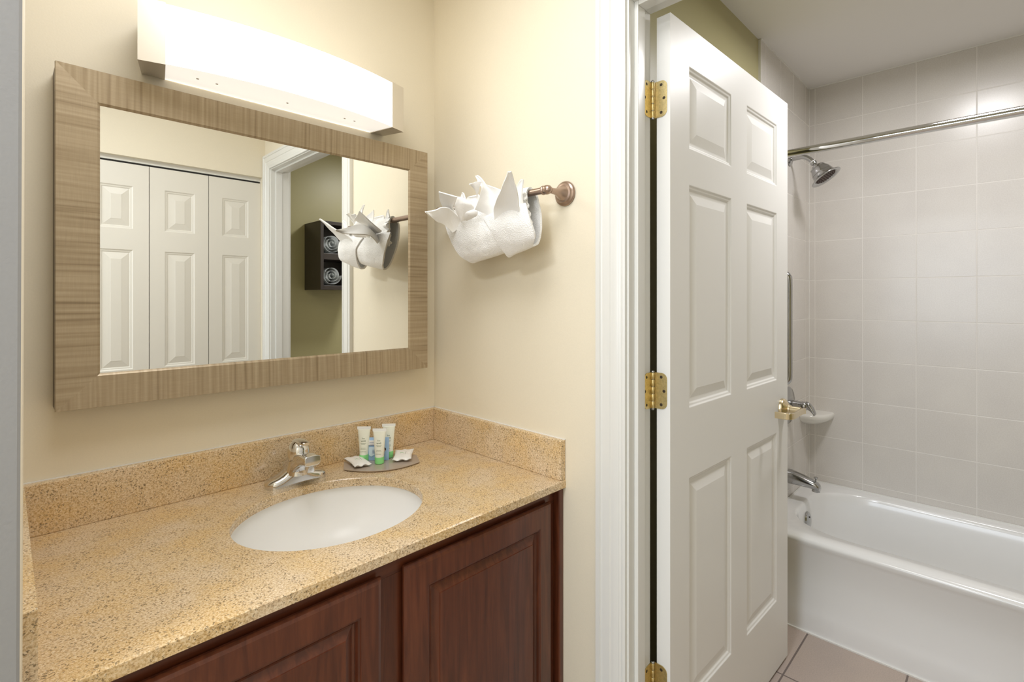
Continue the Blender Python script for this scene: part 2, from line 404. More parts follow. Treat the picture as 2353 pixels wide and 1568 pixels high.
wallbox('wall_end_tile', 2.272, XT + 0.02, YE, YE + 0.009, 0.0, 2.432, mats=M_tile_end)
wallbox('wall_opposite', XB, XT + 0.1, YS - 0.1, YS, 0, 2.432, mats=M_olive)
wallbox('wall_opposite_tile', 2.272, XT + 0.02, YS, YS + 0.009, 0, 2.432, mats=M_tile_end)
wallbox('wall_long_tile', XT, XT + 0.1, YS - 0.1, YE + 0.009, 0, 2.432, mats=M_tile_back)
bm = BM()
box(bm, 2.272, XT, YE - 0.004, YE, 2.427, 2.432); box(bm, XT - 0.004, XT, YS, YE, 2.427, 2.432)
box(bm, XT - 0.003, XT, YE - 0.003, YE, 0.36, 2.43)
box(bm, 2.270, 2.273, YE - 0.001, YE + 0.009, 0, 2.43)
struct(obj('trim_caulk', bm, M_caulk))
# white silicone on the mirror wall above the backsplash
# door lining with stop
def lining():
    bm = BM()
    S0, S1 = 1.083, 1.117           # stop
    for (a, s) in ((J1, 1), (J0, -1)):
        box(bm, XW - 0.001, XB, min(a, a + s * 0.018), max(a, a + s * 0.018), 0, HZ + 0.018)
        box(bm, S0, S1, min(a, a - s * 0.011), max(a, a - s * 0.011), 0, HZ)
    box(bm, XW - 0.001, XB, J0, J1, HZ, HZ + 0.018)
    box(bm, S0, S1, J0 + 0.011, J1 - 0.011, HZ - 0.011, HZ)
    return struct(obj('trim_door_lining', bm, M_trim, bevel=0.0015))
lining()
# colonial casing profile: (distance from opening, thickness)
CP = [(0.005, 0.0), (0.005, 0.009), (0.008, 0.0115), (0.013, 0.0115), (0.0155, 0.0085), (0.018, 0.0105), (0.022, 0.0115), (0.024, 0.0095), (0.034, 0.0125), (0.040, 0.0128),
      (0.0435, 0.0125), (0.046, 0.015), (0.066, 0.0165), (0.0685, 0.0125), (0.072, 0.0135), (0.074, 0.0165), (0.086, 0.0165), (0.088, 0.014), (0.088, 0.0)]
def casing(name, y, sgn, xface, xs, z1):
    """upright leg of casing, mitred at the head"""
    bm = BM()
    r0 = [(xface + xs * t, y + sgn * d, 0.0) for d, t in CP]; r1 = [(xface + xs * t, y + sgn * d, z1 + d) for d, t in CP]
    rings(bm, [r0, r1]); return struct(obj(name, bm, M_trim, smooth=40))
casing('trim_casing_left', J1, 1, XW, -1, HZ)
casing('trim_casing_right', J0, -1, XW, -1, HZ)
bm = BM()
rings(bm, [[(XW - t, J0 - d, HZ + d) for d, t in CP], [(XW - t, J1 + d, HZ + d) for d, t in CP]])
struct(obj('trim_casing_head', bm, M_trim, smooth=40))
casing('trim_casing_bathroom_left', J1, 1, XB, 1, HZ)
casing('trim_casing_bathroom_right', J0, -1, XB, 1, HZ)

# ------------------------------------------------------------------ bathroom door
DOOR_RZ = math.radians(-1.48)
door = struct(bpy.data.objects.new('door_1', None)); COL.objects.link(door); door.location = (1.1721, 0.6032, 0); door.rotation_euler = (0, 0, DOOR_RZ)
tag(door, 'open white six panel bathroom door with brass hinges', 'door')
W = 0.857
bm = BM()
pan = [(0.10, 0.364), (0.482, 0.746)]
pz = [(0.257, 0.850), (1.037, 1.624), (1.721, 1.936)]
DP = [(0, 0), (0.003, 0.0035), (0.008, 0.0045), (0.011, 0.0085), (0.018, 0.0095), (0.021, 0.0095), (0.046, 0.0025)]
slab(bm, W, 2.029, 0.037, [(a, b_, c, d) for a, b_ in pan for c, d in pz], DP, z0=0.012)
dl = obj('door_leaf', bm, M_door, door, bevel=0.0015)
# lever handle
def handle():
    bm = BM()
    lathe(bm, [(0.0, 0.0), (0.035, 0.0), (0.035, 0.008), (0.031, 0.013), (0.021, 0.020), (0.016, 0.024), (0.0155, 0.030), (0.0125, 0.031), (0.0125, 0.062), (0.0, 0.062)], (0.795, 0.0, 0.930), (0, -1, 0))
    h = obj('door_handle', bm, M_brass_l, door, smooth=40)
    bm = BM()
    P = catmull([(0.812, -0.070, 0), (0.790, -0.069, 0), (0.740, -0.072, 0), (0.675, -0.078, 0), (0.651, -0.076, 0), (0.642, -0.066, 0), (0.640, -0.050, 0), (0.640, -0.030, 0)], 5)
    rs = []
    for i, p in enumerate(P):
        t = (P[min(i + 1, len(P) - 1)] - P[max(i - 1, 0)]).normalized(); nn = Vector((-t.y, t.x, 0))
        hh = 0.0098 + 0.001 * (i / len(P)); tt = 0.0045
        zc = 0.928 + 0.008 * min(1, i / 18)
        rs.append([Vector((p.x, p.y, zc)) + nn * (a * tt) + Vector((0, 0, c * hh)) for a, c in ((-1, -1), (1, -1), (1, 1), (-1, 1))])
    rings(bm, rs); obj('lever', bm, M_brass_l, h, smooth=50, bevel=0.0015)
    bm = BM()
    lathe(bm, [(0.0, 0.0), (0.033, 0.0), (0.033, 0.006), (0.021, 0.020), (0.0125, 0.031), (0.0125, 0.062), (0.024, 0.066), (0.0, 0.07)], (0.795, 0.037, 0.930), (0, 1, 0))
    obj('door_handle', bm, M_brass_l, door, smooth=40)
handle()
def hinge(z0):
    """hinge in world coordinates, then parented to the door"""
    H = 0.0915; z1 = z0 + H; px, py = 1.1655, 0.6475
    root = bpy.data.objects.new('hinge', None); COL.objects.link(root); root.parent = door
    inv = (Matrix.Translation(door.location) @ Matrix.Rotation(DOOR_RZ, 4, 'Z')).inverted()
    def tr(bm): bmesh.ops.transform(bm, matrix=inv, verts=bm.verts)
    R = 0.015
    def leafpoly(a0, a1):   # outline in (a, z): rounded at the a1 side
        s = 1 if a1 > a0 else -1; pts = [(a0, z0), (a1 - s * R, z0)]
        pts += [(a1 - s * R + s * R * math.sin(t), z0 + R - R * math.cos(t)) for t in [k * PI / 12 for k in range(1, 7)]]
        pts += [(a1 - s * R + s * R * math.cos(t), z1 - R + R * math.sin(t)) for t in [k * PI / 12 for k in range(0, 7)]]
        pts += [(a0, z1)]; return pts
    # leaf let into the door edge: plane x
    bm = BM(); dx = 1.1721 - 1.1721
    extr(bm, [(1.1706, a, z) for a, z in leafpoly(py - 0.003, 0.6115)], (0.0022, 0, 0)); tr(bm)
    obj('door_leaf_plate', bm, M_brass, root)
    bm = BM()
    extr(bm, [(a, J1 - 0.0014, z) for a, z in leafpoly(px - 0.002, 1.1290)], (0, 0.0022, 0)); tr(bm)
    obj('jamb_plate', bm, M_brass, root)
    bm = BM()
    for k in range(5):
        a = z0 + k * H / 5 + 0.0006; c = z0 + (k + 1) * H / 5 - 0.0006
        lathe(bm, [(0.0, 0), (0.0040, 0), (0.0045, 0.0006), (0.0045, c - a - 0.0006), (0.0040, c - a), (0.0, c - a)], (px, py, a), (0, 0, 1), n=18)
    tr(bm); obj('knuckle', bm, M_brass, root, smooth=40)
    bm = BM()
    lathe(bm, [(0, -0.004), (0.003, -0.004), (0.0042, -0.001), (0.0042, 0.0), (0.0035, H), (0.0042, H), (0.0046, H + 0.002), (0.003, H + 0.0045), (0, H + 0.005)], (px, py, z0), (0, 0, 1), n=14)
    tr(bm); obj('pin', bm, M_chrome_d, root, smooth=40)
    for (yy, zz) in ((0.627, 0.011), (0.6195, 0.046), (0.627, 0.081)):
        bm = BM(); lathe(bm, [(0, 0), (0.0039, 0.0), (0.0030, 0.0005), (0.0, 0.0003)], (1.1706, yy, z0 + zz), (-1, 0, 0), n=16); tr(bm); obj('screw', bm, M_dark, root)
    for (xx, zz) in ((1.141, 0.011), (1.1335, 0.046), (1.141, 0.081)):
        bm = BM(); lathe(bm, [(0, 0), (0.0039, 0.0), (0.0030, 0.0005), (0.0, 0.0003)], (xx, J1 - 0.0014, z0 + zz), (0, -1, 0), n=16); tr(bm); obj('screw', bm, M_dark, root)
for z0 in (1.785, 1.0445, 0.303): hinge(z0)

# ------------------------------------------------------------------ closet bifold doors
cd = struct(bpy.data.objects.new('door_2', None)); COL.objects.link(cd); cd.location = (-0.014, -0.325, 0)
tag(cd, 'ivory panelled bifold closet doors seen in the mirror', 'door')
lw = 0.2645
for k in range(4):
    bm = BM()
    slab(bm, lw - 0.003, 1.968, 0.030, [(0.064, lw - 0.067, a, c) for a, c in ((0.20, 0.86), (0.975, 1.563), (1.666, 1.877))],
         [(0, 0), (0.005, 0.0035), (0.011, 0.0045), (0.014, 0.007), (0.044, 0.001), (0.045, 0.0)], z0=0.018)
    bmesh.ops.rotate(bm, verts=bm.verts, cent=(0, 0, 0), matrix=Matrix.Rotation(PI, 3, 'Z'))
    o = obj('closet_door_leaf', bm, M_closet, cd, bevel=0.0012)
    o.location = ((k + 1) * lw - 0.001, 0.0, 0)
    if k == 1: o.location.y += 0.001
bm = BM(); box(bm, -0.02, 1.044, -0.350, -0.325, 1.996, 2.016); box(bm, -0.02, 1.044, -0.350, -0.345, 1.985, 1.997)
struct(obj('trim_closet_track', bm, M_trim))
bm = BM(); box(bm, -0.02, 1.044, -0.344, -0.336, 1.9895, 1.996); struct(obj('trim_gap_shade', bm, M_shadowgap))  # solid dark strip painted in for the shade between track and doors

# ------------------------------------------------------------------ vanity cabinet
van = thing('vanity_cabinet', 'dark cherry red wooden vanity cabinet under the granite counter', 'cabinet', (0.53, 1.14, 0))
vx, vy = 0.53, 1.14
def loc(bm, dx, dy, dz=0): bmesh.ops.translate(bm, verts=bm.verts, vec=(-dx, -dy, -dz))
bm = BM()
box(bm, XL + 0.003, XW - 0.003, 0.895, 1.41, 0.10, 0.66); box(bm, XL + 0.003, XW - 0.003, 0.93, 1.41, 0.0, 0.10)
loc(bm, vx, vy); obj('carcass', bm, M_cherry_v, van)
for za, zb_ in ((0.775, 0.8165), (0.10, 0.14)):
    bm = BM(); box(bm, XL + 0.003, 1.042, 0.873, 0.895, za, zb_); loc(bm, vx, vy); obj('face_frame_rail', bm, M_cherry_h, van, bevel=0.001)
bm = BM()
bm.free()
for a, c in ((XL + 0.003, 0.075), (0.500, 0.575), (1.002, 1.042)):
    bm = BM(); box(bm, a, c, 0.8735, 0.8945, 0.14, 0.775); loc(bm, vx, vy); obj('face_frame_stile', bm, M_cherry_v, van, bevel=0.001)
bm = BM(); box(bm, 1.0425, XW - 0.0005, 0.853, 0.885, 0.10, 0.8165); loc(bm, vx, vy); obj('filler_strip', bm, M_cherry_v, van, bevel=0.003)
CPRO = [(0, 0), (0.0012, 0.0025), (0.005, 0.0030), (0.0070, 0.0085), (0.0095, 0.0115), (0.020, 0.0075), (0.030, 0.0020), (0.0306, 0.0)]
for x0 in (0.061, 0.563):
    bm = BM()
    slab(bm, 0.450, 0.670, 0.0195, [(0.054, 0.450 - 0.045, 0.119 + 0.055, 0.789 - 0.055)], CPRO, edge=0.009, z0=0.119)
    o = obj('cabinet_door', bm, M_cherry_v, van, smooth=12); o.location = (x0 - vx, 0.8535 - vy, 0)

# ------------------------------------------------------------------ countertop with splashes
CT, CB = 0.839, 0.8175
ct = thing('countertop', 'gold speckled granite counter with low splashes around an oval sink', 'countertop', (0.53, 1.14, CT))
SX, SY, SA, SB = 0.5385, 1.1135, 0.2125, 0.1815
NE = 96
def ell(a, b_, z, cx=SX, cy=SY, n=NE): return [(cx + a * math.cos(2 * PI * i / n), cy + b_ * math.sin(2 * PI * i / n), z) for i in range(n)]
x0, x1, y0, y1 = XL + 0.0005, XW - 0.0005, 0.845, YM - 0.0005
def rectring(z, ins=0.0):
    pts = []
    for i in range(NE):
        a = 2 * PI * i / NE; dx, dy = math.cos(a), math.sin(a)
        tt = min([((x1 - SX) / dx if dx > 1e-9 else (x0 - SX) / dx if dx < -1e-9 else 9), ((y1 - SY) / dy if dy > 1e-9 else (y0 + ins - SY) / dy if dy < -1e-9 else 9)])
        pts.append([SX + dx * tt, SY + dy * tt, z])
    for cx, cyy in ((x1, y1), (x0, y1), (x0, y0 + ins), (x1, y0 + ins)):
        k = min(range(NE), key=lambda i: (pts[i][0] - cx) ** 2 + (pts[i][1] - cyy) ** 2); pts[k] = [cx, cyy, z]
    return pts
bm = BM()
R = rings(bm, [ell(SA, SB, CB), ell(SA, SB, CT - 0.002), ell(SA + 0.002, SB + 0.002, CT), rectring(CT, 0.0025), rectring(CT - 0.0025, 0), rectring(CB + 0.001, 0), rectring(CB, 0.001)], cap0=False, cap1=False)
for i in range(NE):
    bm.faces.new((R[0][i], R[-1][i], R[-1][(i + 1) % NE], R[0][(i + 1) % NE]))
loc(bm, 0.53, 1.14, CT); obj('slab', bm, M_granite, ct, smooth=40)
SPT = 0.9455
bm = BM(); box(bm, x0, x1, 1.4095, y1, CT, SPT); loc(bm, 0.53, 1.14, CT); obj('backsplash', bm, M_granite_s, ct, bevel=0.002)
bm = BM(); box(bm, 1.0405, x1, 0.8465, 1.4092, CT, SPT); loc(bm, 0.53, 1.14, CT); obj('side_splash', bm, M_granite_s, ct, bevel=0.002)
bm = BM(); box(bm, x0, 0.0300, 0.8465, 1.4092, CT, SPT); loc(bm, 0.53, 1.14, CT); obj('side_splash', bm, M_granite_s, ct, bevel=0.002)
bm = BM(); box(bm, x0, x1, y1 - 0.004, y1, SPT, SPT + 0.002); box(bm, x1 - 0.004, x1, 0.8465, y1, SPT, SPT + 0.002); loc(bm, 0.53, 1.14, CT); obj('caulk_line', bm, M_caulk, ct)

# sink
sink = thing('sink_bowl', 'white oval undermount sink bowl in the granite counter', 'sink', (SX, SY, 0.67))
bm = BM(); rs = []
for k in range(15):
    t = k / 14; a = t * PI / 2
    s = math.cos(a) ** 0.62 if t < 1 else 0.10
    s = max(s, 0.10)
    rs.append(ell((SA + 0.006) * s, (SB + 0.006) * s, CB - 0.0008 - 0.145 * math.sin(a) ** 1.0))
outer = [[(SX + (p[0] - SX) * 1.04, SY + (p[1] - SY) * 1.04, p[2] - 0.008) for p in r] for r in rs]
rs2 = [ell(SA + 0.03, SB + 0.03, CB - 0.009), ell(SA + 0.03, SB + 0.03, CB - 0.0008)] + rs
rings(bm, rs2, cap0=False, cap1=True); rings(bm, [ell(SA + 0.03, SB + 0.03, CB - 0.009)] + outer, cap0=False, cap1=True)
loc(bm, SX, SY, 0.67); obj('basin', bm, M_porc, sink, smooth=60)
bm = BM(); lathe(bm, [(0, 0), (0.022, 0), (0.022, 0.002), (0.018, 0.003), (0.016, 0.001), (0, 0.0015)], (0, 0, 0.672 - 0.67), (0, 0, 1)); obj('drain', bm, M_chrome, sink, smooth=40)

# faucet
fx, fy = 0.545, 1.345
fau = thing('sink_faucet', 'polished chrome single handle faucet on the granite counter', 'faucet', (fx, fy, CT))
bm = BM(); rs = []
for i in range(33):
    x = -0.079 * math.cos(PI * i / 32); q = max(0.0, (abs(x) - 0.052) / 0.0272)
    hw = 0.0268 * math.sqrt(max(0.0, 1 - q * q)) + 0.0006
    hgt = 0.0215 * (1 - q * q) ** 0.30 + 0.032 * math.exp(-(x / 0.034) ** 2) + 0.001
    ring = []
    for j in range(17):
        a = PI * j / 16
        yy = -hw * math.cos(a); zz = hgt * (math.sin(a) ** 0.36 if math.sin(a) > 0 else 0)
        ring.append((x, yy, zz))
    rs.append(ring)
rings(bm, rs); obj('base_plate', bm, M_chrome, fau, smooth=60)
bm = BM(); rs = []
cl = catmull([(0, 0.012, 0.030), (0, -0.010, 0.046), (0, -0.040, 0.064), (0, -0.072, 0.0755), (0, -0.104, 0.0785)], 6)
for i, p in enumerate(cl):
    q = i / (len(cl) - 1)
    hw = 0.0265 - 0.006 * min(1, q * 1.6); hh = 0.030 - 0.0175 * min(1, q * 1.15)
    t = (cl[min(i + 1, len(cl) - 1)] - cl[max(i - 1, 0)]).normalized(); nn = Vector((0, -t.z, t.y)) * -1
    if nn.z < 0: nn = -nn
    ring = []
    for k in range(20):
        a = 2 * PI * k / 20; e_ = 0.45
        cx_, sx_ = math.cos(a), math.sin(a)
        ring.append(p + Vector((1, 0, 0)) * hw * math.copysign(abs(cx_) ** e_, cx_) + nn * hh * math.copysign(abs(sx_) ** e_, sx_))
    rs.append(ring)
rings(bm, rs); obj('spout', bm, M_chrome, fau, smooth=50, bevel=0.0015)
bm = BM(); lathe(bm, [(0, 0), (0.0105, 0), (0.0115, 0.002), (0.0115, 0.012), (0.0125, 0.013), (0.0125, 0.020), (0, 0.020)], (0, -0.090, 0.049), (0, 0, 1)); obj('aerator', bm, M_chrome, fau, smooth=40)
bm = BM(); lathe(bm, [(0, 0), (0.031, 0.0), (0.028, 0.010), (0.0255, 0.022), (0.0245, 0.034), (0, 0.034)], (0, -0.010, 0.030), (0, -0.15, 1)); obj('handle_collar', bm, M_chrome, fau, smooth=40)
bm = BM(); lathe(bm, [(0, 0), (0.0235, 0.0), (0.0265, 0.004), (0.0285, 0.013), (0.0282, 0.024), (0.0250, 0.036), (0.0185, 0.046), (0.0095, 0.0515), (0, 0.0525)], (0, -0.014, 0.063), (0, -0.15, 1))
hd = obj('handle', bm, M_chrome, fau, smooth=60)
bm = BM(); rs = []
for i, (p, wv_, hv) in enumerate([((0, 0.000, 0.108), 0.010, 0.006), ((0, -0.020, 0.1125), 0.0125, 0.0065), ((0, -0.040, 0.1130), 0.013, 0.006), ((0, -0.060, 0.1130), 0.0115, 0.0055), ((0, -0.066, 0.1125), 0.008, 0.004)]):
    rs.append([Vector(p) + Vector((wv_ * math.cos(2 * PI * k / 16), 0, hv * math.sin(2 * PI * k / 16))) for k in range(16)])
rings(bm, rs); obj('lever', bm, M_chrome, hd, smooth=60)

# ------------------------------------------------------------------ amenities
TZ = CT
tray = BM()
tc = Vector((0.7825, 1.3125, TZ + 0.0003)); ang = math.radians(-27)
hl, hwid = 0.106, 0.043
pts = []
for i in range(25):
    t = i / 24; pts.append((-hl + 2 * hl * t, -hwid * (1 - (2 * t - 1) ** 2) - 0.034))
for i in range(25):
    t = i / 24; pts.append((hl - 2 * hl * t, hwid * (1 - (2 * t - 1) ** 2) + 0.034))
Rm = Matrix.Rotation(ang, 2)
def tw_(p, z): q = Rm @ Vector(p); return (q.x, q.y, z)
rings(tray, [[tw_((a * 0.97, b_ * 0.95), 0.0) for a, b_ in pts], [tw_(p, 0.0035) for p in pts], [tw_(p, 0.0045) for p in pts], [tw_((a * 0.96, b_ * 0.93), 0.0052) for a, b_ in pts]])
o = obj('amenity_tray', tray, M_tray, smooth=40); o.location = tc
tag(o, 'pointed oval taupe glass tray holding toiletries beside the faucet', 'tray')
TT = TZ + 0.0057

def text_mesh(name, s, size, mat, parent, locm, ext=0.00005, align='CENTER', wgt=0.0):
    cu = bpy.data.curves.new(name, 'FONT'); cu.body = s; cu.size = size; cu.align_x = align; cu.align_y = 'CENTER'; cu.extrude = ext; cu.space_line = 0.85; cu.offset = wgt
    t = bpy.data.objects.new('tmp', cu); COL.objects.link(t)
    dg = bpy.context.evaluated_depsgraph_get(); me = bpy.data.meshes.new_from_object(t.evaluated_get(dg))
    bpy.data.objects.remove(t); bpy.data.curves.remove(cu)
    me.materials.clear()
    o = link(name, me, mat, parent); o.matrix_local = locm; return o

def toiletry(name, x, y, rz, label, H=0.101, word='shampoo', lean=0.0):
    t = thing(name, label, 'tube', (x, y, TT), rz, 'travel tubes on the tray')
    t.rotation_euler = (lean, 0, rz)
    def prof(z):                       # half width, half depth
        q = (z - 0.020) / (H - 0.020)
        return 0.0125 + 0.0065 * q, 0.0125 * (1 - q) ** 0.8 + 0.0006
    bm = BM(); rs = []
    for z in (0.0, 0.001, 0.003, 0.010, 0.019, 0.0195):
        r = 0.0122 if z < 0.0008 else 0.0130 if z < 0.002 else 0.0133
        if z == 0.0: r = 0.0115
        rs.append([(r * math.cos(2 * PI * i / 28), r * math.sin(2 * PI * i / 28), z) for i in range(28)])
    rings(bm, rs); obj('cap', bm, M_green_cap, t, smooth=40)
    bm = BM(); rs = []
    for k in range(13):
        z = 0.0197 + (H - 0.008 - 0.0197) * k / 12; a, b_ = prof(z)
        rs.append([(a * math.cos(2 * PI * i / 28), b_ * math.sin(2 * PI * i / 28), z) for i in range(28)])
    rings(bm, rs); obj('body', bm, M_tube, t, smooth=50)
    bm = BM(); box(bm, -0.0198, 0.0198, -0.0009, 0.0009, H - 0.0085, H); box(bm, -0.0006, 0.0006, -0.0014, 0.0, H - 0.0075, H - 0.001)
    obj('crimped_end', bm, M_tube_top, t)
    # printed lines, set on the body front
    for s, z, sz in (('be', 0.067, 0.0085), ('well', 0.060, 0.0085), ('naturally refreshing', 0.0535, 0.0026), ('spa collection', 0.0505, 0.0024), (word, 0.030, 0.0044)):
        if s in ('naturally refreshing', 'spa collection'): continue
        a, b_ = prof(z); slope = math.atan2(prof(z + 0.004)[1] - prof(z - 0.004)[1], 0.008)
        mtx = Matrix.Translation((0, -b_ - 0.0004, z)) @ Matrix.Rotation(PI / 2 + slope * -1, 4, 'X')
        text_mesh('printed_text', s, sz, M_print, t, mtx)
    for z, wd in ((0.0535, 0.016), (0.0505, 0.012), (0.0395, 0.014), (0.0365, 0.016)):
        bm = BM(); a, b_ = prof(z)
        n_ = 9
        for i in range(n_):
            xx = -wd / 2 + wd * (i + 0.5) / n_; ww = wd / n_ * 0.30
            yy = -b_ * math.sqrt(max(0, 1 - (xx / a) ** 2)) - 0.0002
            box(bm, xx - ww, xx + ww, yy - 0.0003, yy + 0.0004, z - 0.0005, z + 0.0005)
        obj('fine_print', bm, M_print, t)
    return t
toiletry('shampoo_tube', 0.7700, 1.3045, math.radians(-44), 'small green capped tube standing in front of the blue packet')
toiletry('conditioner_tube', 0.7500, 1.3575, math.radians(-44), 'small green capped tube standing behind the left edge of the blue packet', word='conditioner')
toiletry('lotion_tube', 0.8195, 1.3345, math.radians(-38), 'small green capped tube standing at the right edge of the blue packet', word='lotion')

# blue towelette packet, standing
sach = thing('towelette_packet', 'light blue foil packet standing between the small tubes', 'packet', (0.7815, 1.3305, TT), math.radians(-43))
bm = BM(); rs = []
for k in range(11):
    z = 0.068 * k / 10; hw = 0.0310; th = 0.0006 + 0.0030 * math.sin(PI * k / 10) ** 0.6
    rs.append([(hw, 0, z), (hw * 0.8, th * .7, z), (0, th, z), (-hw * 0.8, th * .7, z), (-hw, 0, z), (-hw * 0.8, -th * .7, z), (0, -th, z), (hw * 0.8, -th * .7, z)])
rings(bm, rs); obj('foil', bm, M_sachet, sach, smooth=50)
bm = BM(); box(bm, -0.0275, -0.006, -0.0044, -0.0012, 0.0460, 0.0600); obj('white_label', bm, M_label, sach)
bm = BM(); box(bm, -0.0286, -0.0276, -0.0044, -0.0010, 0.0448, 0.0604); box(bm, -0.0286, -0.006, -0.0042, -0.0012, 0.0448, 0.0458)
for z in (0.0535, 0.0490): [box(bm, -0.0245 + k * 0.0026, -0.0229 + k * 0.0026, -0.0046, -0.0043, z - 0.0006, z + 0.0010) for k in range(6)]
for z, wd in ((0.0305, 0.007), (0.0265, 0.0095), (0.0225, 0.0085)): box(bm, -0.0165, -0.0165 + wd, -0.0044, -0.0034, z, z + 0.0014)
obj('navy_print', bm, M_printbl, sach)
bm = BM()
extr(bm, [(-0.0270, -0.0018, 0.040), (-0.0100, -0.0040, 0.040), (-0.0100, -0.0040, 0.018), (-0.0200, -0.0034, 0.012), (-0.0270, -0.0018, 0.016)], (0, -0.0003, 0)); obj('wave_print', bm, M_sachet_l, sach)
bm = BM(); lathe(bm, [(0, 0), (0.0045, 0), (0.0045, 0.0008), (0, 0.0008)], (0.0165, -0.0034, 0.030), (0, -1, 0), n=14)
box(bm, 0.0135, 0.0185, -0.0042, -0.0034, 0.017, 0.030); obj('portrait_print', bm, M_skin, sach)
bm = BM(); lathe(bm, [(0, 0), (0.0050, 0), (0.0050, 0.0009), (0, 0.0009)], (0.0185, -0.0032, 0.0335), (0, -1, 0), n=14); obj('hair_print', bm, M_hair, sach)

def soap(name, x, y, z, rz, tilt, sx, sy, label, seed):
    t = thing(name, label, 'soap', (x, y, z), rz, 'wrapped soaps on the tray')
    t.rotation_euler = (tilt[0], tilt[1], rz)
    bm = BM(); n = 20; G = []
    random.seed(seed)
    for side in (1, -1):
        row = []
        for i in range(n + 1):
            r = []
            for j in range(n + 1):
                u, v = 2 * i / n - 1, 2 * j / n - 1
                k = max(0.0, 1 - abs(u) ** 3.5) * max(0.0, 1 - abs(v) ** 5)
                zz = side * (0.0005 + 0.0062 * k ** 0.55) + 0.0022 * math.sin(7 * v + seed) * (abs(u) ** 6) + 0.0006 * noise.noise(Vector((u * 4 + seed, v * 4, side)))
                xx = sx * u * (1 + 0.05 * abs(v)); yy = sy * v * (1 - 0.10 * (1 - abs(u)) )
                r.append((xx, yy, zz))
            row.append(r)
        G.append(row)
    for side, row in enumerate(G):
        V = [[bm.verts.new(p) for p in r] for r in row]
        for i in range(n):
            for j in range(n): bm.faces.new((V[i][j], V[i + 1][j], V[i + 1][j + 1], V[i][j + 1]))
    bmesh.ops.remove_doubles(bm, verts=bm.verts, dist=0.00008)
    # zig zag crimped ends
    obj('wrapper', bm, M_wrap, t, smooth=50)
    for s in (-1, 1):
        bm = BM(); m_ = 14; top = []
        for i in range(m_ * 2 + 1):
            yy = -sy + 2 * sy * i / (m_ * 2); xx = sx * 1.03 + (0.0022 if i % 2 else 0.0)
            top.append((s * xx, yy, 0.0022 * math.sin(7 * yy / sy + seed)))
        for i in range(m_ * 2):
            a, c = top[i], top[i + 1]
            b0 = (s * sx * 0.93, a[1], a[2]); b1 = (s * sx * 0.93, c[1], c[2])
            bm.faces.new([bm.verts.new(p) for p in (a, c, b1, b0)])
        bmesh.ops.solidify(bm, geom=bm.faces[:], thickness=0.0006)
        obj('crimped_edge', bm, M_wrap, t)
    bm = BM()
    tube(bm, [(-0.004, -0.004, 0.0069), (0.001, 0.002, 0.0072), (0.004, 0.010, 0.0069)], 0.00035, 6)
    tube(bm, [(0.000, 0.001, 0.0072), (0.005, 0.003, 0.0070)], 0.0003, 6); tube(bm, [(0.002, 0.005, 0.0072), (-0.003, 0.008, 0.0070)], 0.0003, 6)
    obj('sprig_print', bm, M_print2, t)
    bm = BM()
    for k in range(8): box(bm, -0.010 + k * 0.0024, -0.0088 + k * 0.0024, -0.0085, -0.0075, 0.0066, 0.0072)
    obj('fine_print', bm, M_print, t)
    return t
soap('wrapped_soap', 0.7206, 1.3400, TT + 0.0088, math.radians(83.5), (0.05, -0.04), 0.039, 0.025, 'white wrapped soap at the left tip of the tray', 3)
soap('wrapped_soap', 0.8440, 1.2940, TT + 0.0100, math.radians(50), (-0.05, -0.08), 0.037, 0.028, 'white wrapped soap at the right tip of the tray', 8)

# ------------------------------------------------------------------ mirror
mir = thing('framed_mirror', 'large wall mirror in a champagne wood grain frame above the counter', 'mirror', (0.53, YM, 1.095))
MX0, MX1, MZ0, MZ1 = 0.0730, 0.9868, 1.0945, 1.8065; FY = 1.368; FWd = 0.0715
FP = [(0.0, 0.006), (0.0012, 0.0), (0.0665, 0.0030), (0.0685, 0.0045), (0.0715, 0.0075), (0.0715, 0.012), (0.0, 0.012)]   # (across, depth behind front)
def mit(side):
    bm = BM()
    def pt(c, d, e):   # corner index, across, depth
        x = MX0 + d if c in (0, 3) else MX1 - d; z = MZ0 + d if c in (0, 1) else MZ1 - d
        return (x - 0.53, FY + e - YM, z - 1.095)
    a, c = {'b': (0, 1), 'r': (1, 2), 't': (2, 3), 'l': (3, 0)}[side]
    rings(bm, [[pt(a, d, e) for d, e in FP], [pt(c, d, e) for d, e in FP]])
    bmesh.ops.scale(bm, verts=bm.verts, vec=(1, 1, 1))
    return bm
for s in 'tb': obj('frame_rail', mit(s), M_fr_x, mir, smooth=30)
for s in 'lr': obj('frame_stile', mit(s), M_fr_z, mir, smooth=30)
bm = BM()
for q in ((MX0 + 0.0002, MX0 + 0.05, MZ0 + 0.003, MZ1 - 0.010), (MX1 - 0.05, MX1 - 0.006, MZ0 + 0.01, MZ1 - 0.01), (MX0 + 0.05, MX1 - 0.05, MZ1 - 0.05, MZ1 - 0.01), (MX0 + 0.05, MX1 - 0.05, MZ0 + 0.01, MZ0 + 0.05)):
    box(bm, q[0] - 0.53, q[1] - 0.53, FY + 0.0125 - YM, -0.0005, q[2] - 1.095, q[3] - 1.095)
obj('backing', bm, M_backing, mir)
bm = BM(); box(bm, MX0 + 0.066 - 0.53, MX1 - 0.066 - 0.53, FY + 0.0075 - YM, FY + 0.0118 - YM, MZ0 + 0.066 - 1.095, MZ1 - 0.066 - 1.095)
obj('mirror_glass', bm, M_mirror, mir)

